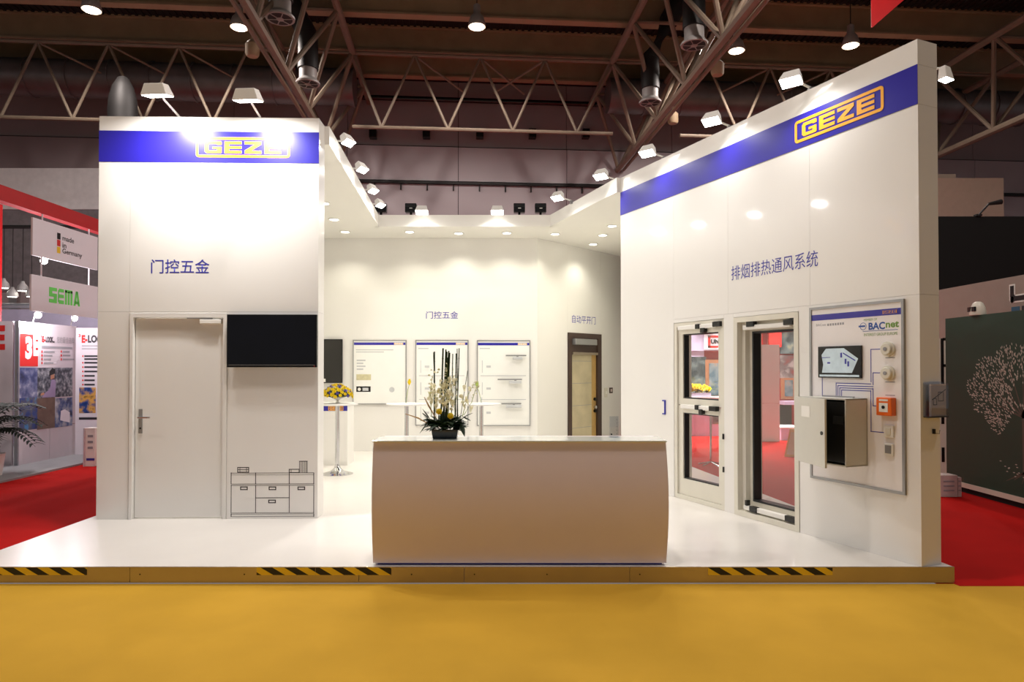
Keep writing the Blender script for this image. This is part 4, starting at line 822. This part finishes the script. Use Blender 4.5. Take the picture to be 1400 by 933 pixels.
# red frame, hanging signs
r2 = root('red_gantry', 'red painted overhead beam of the left neighbouring stand', 'frame')
M().xbox(-7.68, -7.52, 9.0, 16, 4.17, 4.40).obj('beam', RED, r2); M().xbox(-8.15, -8.0, 14.6, 14.75, .03, 3.0).obj('post', RED, r2); M().xbox(-7.68, -7.52, 15.84, 16.0, .03, 4.17).obj('post', RED, r2)
r2 = root('red_post', 'red painted post at the left picture edge', 'post'); M().xbox(-9.20, -9.06, 11.95, 12.1, .03, 4.6).obj('shaft', RED, r2); M().xbox(-9.28, -8.98, 11.87, 12.18, .03, .05).obj('foot_plate', RED, r2)
SF = Fr((-7.52, 0), (0, 1))
def hsign(px0, px1, yt, yb, ztop, lab):
    r3 = root('hanging_sign', lab, 'sign', 'hanging white signs'); a = SF.hit(px0, yt); c = SF.hit(px1, yt); zb = SF.hit(px0, yb)[1]
    M().box(SF, a[0], c[0], -.03, 0, zb, a[1]).obj('board', SIGN, r3, bevel=.003)
    for t in (.14, .86): u = a[0]+(c[0]-a[0])*t; M().tube([SF.pt(u, -.015, a[1]), SF.pt(u, -.015, ztop)], .012, 6).obj('hanger', SIGN, r3)
    return r3, a[0], c[0], zb, a[1]
h1, a0, a1, zb, zt_ = hsign(45, 134, 297, 349, 4.17, 'upper hanging sign with flag colours reading made in Germany')
FG = mat('flag_gold', (236, 196, 30), .5)
fu = SF.hit(78, 330)[0]; fw = SF.hit(82.5, 330)[0]
for k, m in enumerate((BLACK, PRED, FG)): zz = zt_-.13-k*.115; M().box(SF, fu, fw, 0, .003, zz-.105, zz).obj('flag_stripe', m, h1)
for k, s in enumerate(('made', 'in', 'Germany')): text(s, SF, fw+.05, zt_-.235-k*.12, (.085, .085, .11)[k], .003, INKD, h1, width=(.30, .10, .52)[k], bold=.012)
h2, b0, b1, zb2, zt2 = hsign(43, 134, 375, 425, zb, 'lower hanging sign with bright green lettering')
SGR = mat('sign_green', (110, 226, 100), .5, var=.02); q = SF.hit(67, 410); q1 = SF.hit(112, 410)
W5 = (q1[0]-q[0]); z0 = zb2+.17; hh = .25; b = M(); lw = W5*.17; gp = W5*.0375
def rc(x0, x1, y0, y1): b.box(SF, q[0]+x0, q[0]+x1, 0, .004, z0+y0*hh, z0+y1*hh)
x = 0
for ch in 'SEMA_':
    if ch == 'S':
        for y0, y1 in ((0, .24), (.4, .62), (.78, 1)): rc(x, x+lw*1.3, y0, y1)
        rc(x, x+lw*.5, .62, .78); rc(x+lw*.8, x+lw*1.3, .24, .4); x += lw*1.3+gp
    elif ch == 'E':
        for y0, y1 in ((0, .24), (.4, .62), (.78, 1)): rc(x+lw*.15, x+lw, y0, y1)
        rc(x, x+lw*.15, .1, .9); x += lw+gp
    elif ch == 'M':
        for k in range(3): rc(x+lw*.5*k, x+lw*(.5*k+.32), 0, .95 if k != 1 else .9)
        rc(x, x+lw*1.32, .8, 1); x += lw*1.32+gp
    elif ch == 'A':
        b.prism(SF, [(q[0]+x, z0), (q[0]+x+lw*.35, z0), (q[0]+x+lw*.72, z0+hh), (q[0]+x+lw*.4, z0+hh)], 0, .004); b.prism(SF, [(q[0]+x+lw*.85, z0), (q[0]+x+lw*1.2, z0), (q[0]+x+lw*.8, z0+hh), (q[0]+x+lw*.5, z0+hh)], 0, .004); rc(x+lw*.3, x+lw*.9, .12, .32)
b.obj('lettering', SGR, h2)
# spotlights and pendants of the neighbour
for i, (px, py) in enumerate(((5, 394), (17, 406), (31, 398), (43, 406))):
    c = at(px, py, (14.0, 14.0, 14.0, 14.0)[i]); r3 = root('pendant_lamp', 'small metal pendant lamp beyond the left panel, %s from the left' % nth[i], 'lamp', 'pendant lamps of the left neighbour')
    M().lathe(c, [(.10, 0), (.11, .01), (.09, .1), (.04, .16), (.03, .2)], 14).obj('shade', NOZ, r3, smooth=True); M().lathe(c-V3(0, 0, .005), [(.08, 0), (.085, .004), (.085, .006)], 14).obj('lamp_disc', DOWNG, r3); M().tube([c+V3(0, 0, .2), V3(c.x, c.y, 4.562)], .008, 5).obj('cord', DUCTD, r3)
M().tube([V3(-12, 14.0, 4.6), V3(-7, 14.0, 4.6)], .04, 8).obj('lamp_rail', DUCTD); tag(bpy.data.objects['lamp_rail'], 'dark rail carrying pendant lamps at left', 'rail')
for i, (px, py) in enumerate(((52, 431), (102, 435.5), (60, 357))):
    c = at(px, py, (11.95, 13.4, 11.4)[i]); r3 = root('sign_spotlight', ('bright spotlight under the lower hanging sign', 'bright spotlight at the right end of the lower hanging sign', 'bright spotlight between the two hanging signs')[i], 'spotlight', 'spotlights of the left neighbour')
    M().ball(c, .055, 12).obj('lamp_globe', LAMPG, r3, smooth=True); M().tube([c+V3(0, 0, .03), c+V3(-.03, .03, .1)], .025, 8).obj('socket', NOZ, r3); e_ = (V3(-8.47, c.y+.1, 2.5), V3(c.x+.06, 13.18, 2.47), V3(-7.56, c.y+.05, 3.5))[i]; M().tube([c+V3(-.03, .03, .1), c.lerp(e_, .5)+V3(0, 0, .1), e_], .01, 6).obj('arm', NOZ, r3)
    light('POINT', c-V3(0, 0, .1), c-V3(0, 0, 1), P_NEIGH, (1, .95, 1), r3, size=.06)
M().xbox(-13, -8.2, 15.2, 15.3, .03, 3.0).obj('neighbour_partition', mat('lilac_wall', (176, 168, 190), .6)); tag(bpy.data.objects['neighbour_partition'], 'lilac partition wall behind the left poster walls', 'partition')
M().tube([V3(-10.5, 13.4, 2.92), V3(-7.2, 13.4, 2.92)], .05, 8).obj('support_bar', ALUF); tag(bpy.data.objects['support_bar'], 'silver support bar under the hanging signs', 'bar')
r3 = root('white_header_wall', 'large white header wall high behind the red beam at left', 'wall'); FH = front(17.0)
M().box(FH, -17, -8.2, -.2, 0, FH.hit(60, 286)[1], FH.hit(60, 230)[1]).obj('header', mat('header_white', (236, 232, 230), .6), r3); M().box(FH, -17, -8.2, -.2, -.05, 3.6, FH.hit(60, 286)[1]).obj('grey_slats', mat('grey_cladding', (128, 122, 124), .7, var=.15, vscale=9), r3)
for x in (-16.8, -12.5, -8.4): M().xbox(x-.1, x+.1, 17.06, 17.2, .003, 3.6).obj('post', GREYM, r3)
# plant
PALM = mat('palm_green', (16, 30, 16), .7, var=.3, vscale=20)
r3 = root('potted_palm', 'dark leafy palm at the left picture edge', 'plant'); c = V3(at(-14, 600, 10.6).x, 10.6, .03)
M().lathe(c, [(.16, 0), (.2, .3), (.21, .34), (.18, .34)], 16).obj('pot', WHITEM, r3)
M().tube([c+V3(0, 0, .3), c+V3(.01, 0, .75)], .02, 6).obj('trunk', BRN, r3)
for k in range(18):
    a = 2*math.pi*k/18; d = V3(math.cos(a), math.sin(a)*.9, .55+.25*(k % 3)); p0 = c+V3(.01, 0, .66+.10*(k % 3)); pts = [p0+d*(.7*t)+V3(0, 0, -.6*t*t) for t in (0, .25, .5, .75, 1.0)]
    fr2 = M().tube(pts, [.008, .007, .006, .004, .002], 5).obj('frond', PALM, r3)
    for q in range(13):
        t = .15+.065*q; i = min(int(t*4), 3); pt = pts[i].lerp(pts[i+1], t*4-i); sd = V3(-math.sin(a), math.cos(a), 0)
        for s in (-1, 1): M().leaf(pt, d*.5+sd*s+V3(0, 0, .1), .25*(1-.4*abs(t-.5)), .05, .5).obj('leaflet', PALM, fr2)
# white carton stand
r3 = root('brochure_stand', 'narrow white stand with blue stripe on the red carpet beside the left wall', 'stand'); c = onz(122, 638, 0); f = front(c.y)
M().box(f, c.x-.07, c.x+.09, -.16, 0, 0, .66).obj('body', WHITEM, r3); M().box(f, c.x-.05, c.x+.09, 0, .004, .1, .14).obj('blue_stripe', INK, r3); M().box(f, c.x-.09, c.x-.07, -.16, .03, 0, .66).obj('side_panel', PANW, r3)
for k in range(3): M().box(f, c.x-.03, c.x+.06, 0, .003, .3+k*.1, .34+k*.1).obj('print_line', GREYI, r3)

# ================================================================== right neighbour
G1 = Fr((6.15, 12), (0, -1)); GRNP = mat('dark_green_board', (36, 68, 54), .6, var=.06, vscale=1)
r_ = root('green_tree_board', 'dark green wall board with white leaf tree print at the right edge', 'display board')
g0 = G1.hit(1293, 500)[0]
M().box(G1, g0, g0+4.2, -.08, 0, .14, 2.4).obj('board', GRNP, r_); M().box(G1, g0, g0+4.2, -.06, .012, .075, .14).obj('base_strip', CREAM, r_); M().box(G1, g0+.02, g0+4.2, -.06, -.02, .003, .075).obj('base_recess', BLACKM, r_)
b = M(); tc_u, tc_z = G1.hit(1400, 580); tc_z = G1.hit(1400, 540)[1]; RU, RZ = .88, .62; LFW = mat('print_leaf', (206, 202, 190), .6)
tu = tc_u+.02; cz = tc_z; RU, RZ = 1.02, .62
n_l = 0
while n_l < 1500:
    a = random.uniform(0, 2*math.pi); rr = math.sqrt(random.uniform(.05, 1)); low = abs((a-1.5*math.pi+math.pi) % (2*math.pi)-math.pi)
    if low < .45 and rr > .3: continue
    rj = (1+.05*math.sin(11*a))*(1 if math.sin(a) > -.2 else .92); u = tu+RU*rr*rj*math.cos(a); z = cz+RZ*rr*rj*math.sin(a)
    n_l += 1; g = math.atan2(z-cz+.45, (u-tu)*.9)+random.uniform(-.35, .35); L_, w_ = .036, .013
    cx, sx_ = math.cos(g), math.sin(g); b.prism(G1, [(u+cx*L_*.5, z+sx_*L_*.5), (u-sx_*w_*.5, z+cx*w_*.5), (u-cx*L_*.5, z-sx_*L_*.5), (u+sx_*w_*.5, z-cx*w_*.5)], 0, .0015)
for k in range(14):
    u = tu+random.uniform(-.5, .1); z = .42+random.uniform(-.05, .12); b.prism(G1, [(u+.02, z), (u, z+.006), (u-.02, z), (u, z-.006)], 0, .0015)
o = b.obj('leaf_print', LFW, r_); o['kind'] = 'stuff'; o['label'] = 'white leaves of the printed tree'
b = M(); TRK = mat('print_trunk', (92, 84, 74), .6)
def branch(u0, z0, u1, z1, w0, w1):
    dx, dz = u1-u0, z1-z0; l = math.hypot(dx, dz); px_, pz_ = -dz/l, dx/l; b.prism(G1, [(u0-px_*w0, z0-pz_*w0), (u1-px_*w1, z1-pz_*w1), (u1+px_*w1, z1+pz_*w1), (u0+px_*w0, z0+pz_*w0)], 0, .001)
branch(tu, .38, tu-.02, 1.2, .045, .03)
for k in range(9): a = math.radians(15+k*18.5); branch(tu-.02, 1.1, tu-.02-.75*math.cos(a)*.95, 1.15+.62*math.sin(a), .012, .003)
for k in range(6): branch(tu, .45, tu-.32+.13*k, .30+.03*(k % 2), .012, .003)
b.obj('trunk_print', TRK, r_)
# emergency lamp on the board
r3 = root('twin_lamp', 'small cream lamp with two dark windows on top of the green board', 'lamp'); u, z = G1.hit(1334, 431)
ctr = G1.pt(u, -.03, 2.4)
M().lathe(ctr, [(.095, 0), (.10, .02), (.085, .10), (.06, .16), (.03, .18)], 16).obj('body', CREAM, r3, smooth=True)
for s in (-1, 1): M().box(G1, u+s*.04-.028, u+s*.04+.028, .04, .066, 2.45, 2.51).obj('lamp_window', BLACK, r3)
# further walls right
W7 = Fr((7.2, 14), (0, -1)); GRB = mat('grey_brown_wall', (150, 138, 128), .7, var=.03)
r3 = root('grey_partition', 'grey brown partition behind the green board with black lettering', 'partition'); zt7 = W7.hit(1290, 395.5)[1]
M().box(W7, 0, 6.5, -.08, 0, 0, zt7).obj('panel', GRB, r3)
b = M(); b2 = M(); p0 = W7.hit(1384, 391); p1_ = W7.hit(1384, 409)
for bb_, e, n in ((b2, .022, .004), (b, 0, .008)):
    bb_.box(W7, p0[0]-.035-e, p0[0]+.035+e, 0, n, p1_[1]+.03, p0[1]+e); bb_.box(W7, p0[0]-.035+.02-e, p0[0]+.6, 0, n, p1_[1]-.035-e, p1_[1]+.035+e); bb_.disc(W7, p0[0]+.0, p1_[1]+.0+.0, .036+e, 0, n, 14)
b2.obj('letter_outline', WHITEM, r3); b.obj('black_letter', BLACK, r3)
p0 = W7.hit(1383, 424); M().box(W7, p0[0], p0[0]+.16, 0, .004, p0[1]-.06, p0[1]+.04).obj('blue_print', mat('teal_print', (30, 90, 120), .5), r3); M().box(W7, p0[0]+.2, p0[0]+.5, 0, .004, p0[1]-.06, p0[1]+.04).obj('dark_print_block', INKD, r3)
r3 = root('black_backdrop', 'large black backdrop above the grey partition', 'backdrop'); FBK = front(14.3); zk = FBK.hit(1300, 296)[1]
M().box(FBK, 8.2, 16, -.1, 0, 0, zk).obj('panel', BLACKM, r3)
r4 = root('arm_spotlight', 'small dark spotlight on bent arm above the black backdrop', 'spotlight'); pa, pb, pc, pd = (FBK.pt(FBK.hit(x, y)[0], 0, FBK.hit(x, y)[1]) for x, y in ((1337, 296), (1340, 292), (1352, 279), (1369, 276)))
pa.z = zk
M().tube([pa, pb, pc], .02, 6).obj('arm', DUCTD, r4); M().tube([pc, pd], [.03, .055], 8).obj('head', DUCTD, r4); M().box(FBK, FBK.hit(1337, 296)[0]-.06, FBK.hit(1337, 296)[0]+.06, -.05, .05, zk, zk+.04).obj('clamp', DUCTD, r4)
r3 = root('beige_tower', 'beige tower wall high behind the black backdrop', 'partition'); FT = front(18); a = FT.hit(1372, 243.5); M().box(FT, 8.5, a[0], -.8, 0, 0, a[1]).obj('panel', mat('beige_wall', (190, 166, 148), .7, var=.04), r3); M().box(FT, 9.0, FT.hit(1337, 225)[0], -2, -.9, 0, FT.hit(1337, 225)[1]).obj('rear_block', GRB, r3)
# poster stand and cartons between wall end and board
r3 = root('white_banner_stand', 'white banner stand with black figures seen beside the right wall end', 'banner stand'); FS = front(10.3); a = FS.hit(1286, 640); c = FS.hit(1293.5, 463)
M().box(FS, a[0]-.3, c[0], -.03, 0, .05, c[1]).obj('banner', CREAM, r3); M().box(FS, a[0]-.3, c[0], -.1, .1, .004, .05).obj('foot', GREYM, r3)
b = M(); x = FS.hit(1289, 500)[0]; x2 = FS.hit(1290.3, 500)[0]
for y0, y1 in ((463, 530), (555, 580), (612, 632)): b.box(FS, x-.03, x2, 0, .004, FS.hit(1289, y1)[1], FS.hit(1289, y0)[1])
for y in (464, 500, 530): b.box(FS, x, c[0], 0, .004, FS.hit(1289, y)[1]-.02, FS.hit(1289, y)[1]+.02)
b.obj('black_print', BLACK, r3)
for i, (px, w_, h_) in enumerate(((1298, .22, .29), (1313, .05, .26))):
    c = onz(px, 680, .004); f = front(c.y+i*.01); r3 = root('paper_carton', ('grey carton of brochures on the red carpet beside the green board', 'narrow grey binder beside the brochure carton')[i], 'carton'); M().box(f, c.x-w_/2, c.x+w_/2, -.2, 0, .004, h_).obj('body', PAP, r3, bevel=.004)
    for k in range(3): M().box(f, c.x-w_*.35, c.x+w_*.3, 0, .002, .08+k*.06, .1+k*.06).obj('print_line', GREYI, r3)

# ================================================================== stand seen through the windows
FW = front(17.6); MAR = mat('maroon_wall', (150, 30, 34), .6, var=.08)
r_ = root('far_poster_stand', 'red far stand with landscape posters seen through the display windows', 'display wall')
def fh(px, py): return FW.hit(px, py)
xl, xr = fh(935, 500)[0], 9.0
M().box(FW, xl-.6, xr, -.1, 0, 0, 3.2).obj('wall', MAR, r_)
def fbox(x0, y0, x1, y1, m, nm, n0=0, n1=.03, par=None): a = fh(x0, y1); c = fh(x1, y0); return M().box(FW, a[0], c[0], n0, n1, a[1], c[1]).obj(nm, m, par or r_)
LIL = mat('lilac_panel', (196, 186, 214), .5); DKB = photo('photo_forest', [(20, 26, 30), (50, 62, 66), (96, 110, 110), (150, 150, 120)], 4, 31); DK2 = photo('photo_lake', [(24, 40, 52), (60, 90, 104), (120, 130, 130), (160, 110, 70)], 3, 44); DK3 = photo('photo_autumn', [(120, 30, 28), (90, 80, 80), (150, 140, 136), (60, 70, 90)], 4, 57); WDF = mat('brown_frame', (150, 100, 66), .5, var=.1, vscale=8)
fbox(935, 452, 1000, 480, LIL, 'header', 0, .1)
fbox(943, 478, 962, 488, LIL, 'white_strip', 0, .04); fbox(935, 488, 965, 548, DKB, 'forest_poster'); fbox(964, 492, 1000, 546, WDF, 'poster_frame', 0, .04); fbox(969, 497, 1000, 541, DK2, 'lake_poster', .04, .05)
fbox(1030, 440, 1040, 475, PRED, 'red_column', 0, .12); fbox(1049, 452, 1066, 475, PRED, 'red_column', 0, .12); fbox(1066, 445, 1095, 484, DKB, 'dark_panel'); fbox(1066, 486, 1095, 517, DK3, 'autumn_poster', 0, .03); fbox(1067, 517, 1092, 546, WDF, 'poster_frame', 0, .04); fbox(1072, 520, 1083, 542, DK2, 'small_picture', .04, .05); fbox(1088, 440, 1100, 548, PRED, 'red_column', 0, .1)
fbox(1066, 548, 1095, 553, LIL, 'shelf', 0, .3); fbox(1066, 554, 1082, 582, BLACKM, 'dark_recess', 0, .02)
sg = root('red_bracket_sign', 'white sign with red bracket and dark letters seen through the window', 'sign'); fs = front(17.45); a = fs.hit(968, 475.5); c = fs.hit(1004, 459)
M().box(fs, a[0]-.1, c[0], -.03, 0, a[1]-.05, c[1]+.05).obj('board', SIGN, sg)
for q in ((a[0], a[0]+.06, a[1], c[1]), (a[0], a[0]+.26, a[1], a[1]+.05), (a[0], a[0]+.26, c[1]-.05, c[1])): M().box(fs, q[0], q[1], 0, .01, q[2], q[3]).obj('red_bracket', PRED, sg)
text('UNI', fs, a[0]+.07, (a[1]+c[1])/2-.06, .12, .012, INKD, sg, width=.25, bold=.06)
# counter, planter, panel, box
r2 = root('lilac_counter', 'pale counter below the landscape posters seen through the windows', 'counter'); fc = front(16.9); a = fc.hit(940, 588); c = fc.hit(1000, 545)
M().box(fc, a[0], c[0], -.5, 0, 0.004, c[1]).obj('body', LIL, r2); M().box(fc, a[0]-.03, c[0]+.03, -.52, .03, c[1], c[1]+.03).obj('counter_top', WHITEM, r2)
M().box(fc, fc.hit(974, 580)[0], fc.hit(984, 580)[0], 0, .02, .3, .85).obj('dark_notice', DKB, r2)
r2 = root('yellow_planter', 'box of yellow flowers on the pale counter seen through the window', 'flowers'); zc_ = c[1]+.03; x0_, x1_ = fc.hit(944, 545)[0], fc.hit(973, 545)[0]
M().box(fc, x0_, x1_, -.3, -.05, zc_, zc_+.10).obj('planter', LIL, r2)
for k in range(34): inst('blossom', BM['y'], r2, rotm((random.uniform(x0_, x1_), 16.9+.17+random.uniform(-.1, .1), zc_+.12+random.uniform(0, .16)), (random.uniform(-.5, .5), -.7, .8), random.uniform(.05, .085)))
for k in range(14): M().leaf(V3(random.uniform(x0_, x1_), 17.05, zc_+.1), (random.uniform(-1, 1), random.uniform(-.8, .3), .7), .22, .06, .4).obj('leaf', GD, r2)
r2 = root('white_tall_panel', 'tall plain white panel seen through the tall window', 'panel'); fp_ = front(15.7); a = fp_.hit(1030.5, 604); c = fp_.hit(1065.5, 471.5); sm = fp_.hit(1040, 552)[1]
M().box(fp_, a[0], c[0], -.05, 0, .004, sm-.004).obj('lower_sheet', WHITEM, r2); M().box(fp_, a[0], c[0], -.05, 0, sm+.004, c[1]).obj('upper_sheet', WHITEM, r2)
r2 = root('white_plinth', 'low white plinth right of the tall white panel behind the window', 'plinth'); f = front(15.9); a = f.hit(1066, 606); c = f.hit(1096, 586); M().box(f, a[0]+.03, c[0], -.6, 0, .004, c[1]).obj('body', LIL, r2, bevel=.01); M().box(f, a[0]+.01, c[0]+.02, -.62, .02, c[1], c[1]+.03).obj('top', WHITEM, r2)
r2 = root('wood_sample_box', 'leaning wood grain sample box on the red carpet behind the window', 'box'); p = onz(1080, 625, .004); fq = Fr((p.x, p.y), (.9, -.4)); M().prism(fq, [(-.1, .004), (.12, .004), (.16, .52), (0, .54)], -.12, 0).obj('body', WOOD, r2); M().prism(fq, [(-.06, .05), (.09, .05), (.12, .46), (.02, .48)], 0, .006).obj('face_sheet', STO, r2)
r2 = root('chrome_stand', 'chrome stand with star foot on the red carpet behind the window', 'stand'); p = onz(972, 637, .004); M().tube([(p.x, p.y, .06), (p.x, p.y, .9)], .02, 8).obj('pole', CHROME, r2)
for k in range(5): a = k*2*math.pi/5; M().tube([(p.x, p.y, .07), (p.x+.22*math.cos(a), p.y+.22*math.sin(a), .02)], .014, 6).obj('star_foot', CHROME, r2)
M().lathe((p.x, p.y, .9), [(.16, 0), (.17, .01), (.17, .03), (.1, .035)], 16).obj('top_disc', CHROME, r2)
for i, x in enumerate((4.4, 5.7, 7.0)):
    flood((x, 17.62, 3.2), (x, 16.9, 3.45), (x-.1, 16.0, 0), 'added unseen floodlight on top of the far red stand, %s one' % ('left', 'middle', 'right')[i], 'added floodlights of the far stand', 75, .1, 110)  # hidden by the right wall, added to brighten the carpet behind the windows
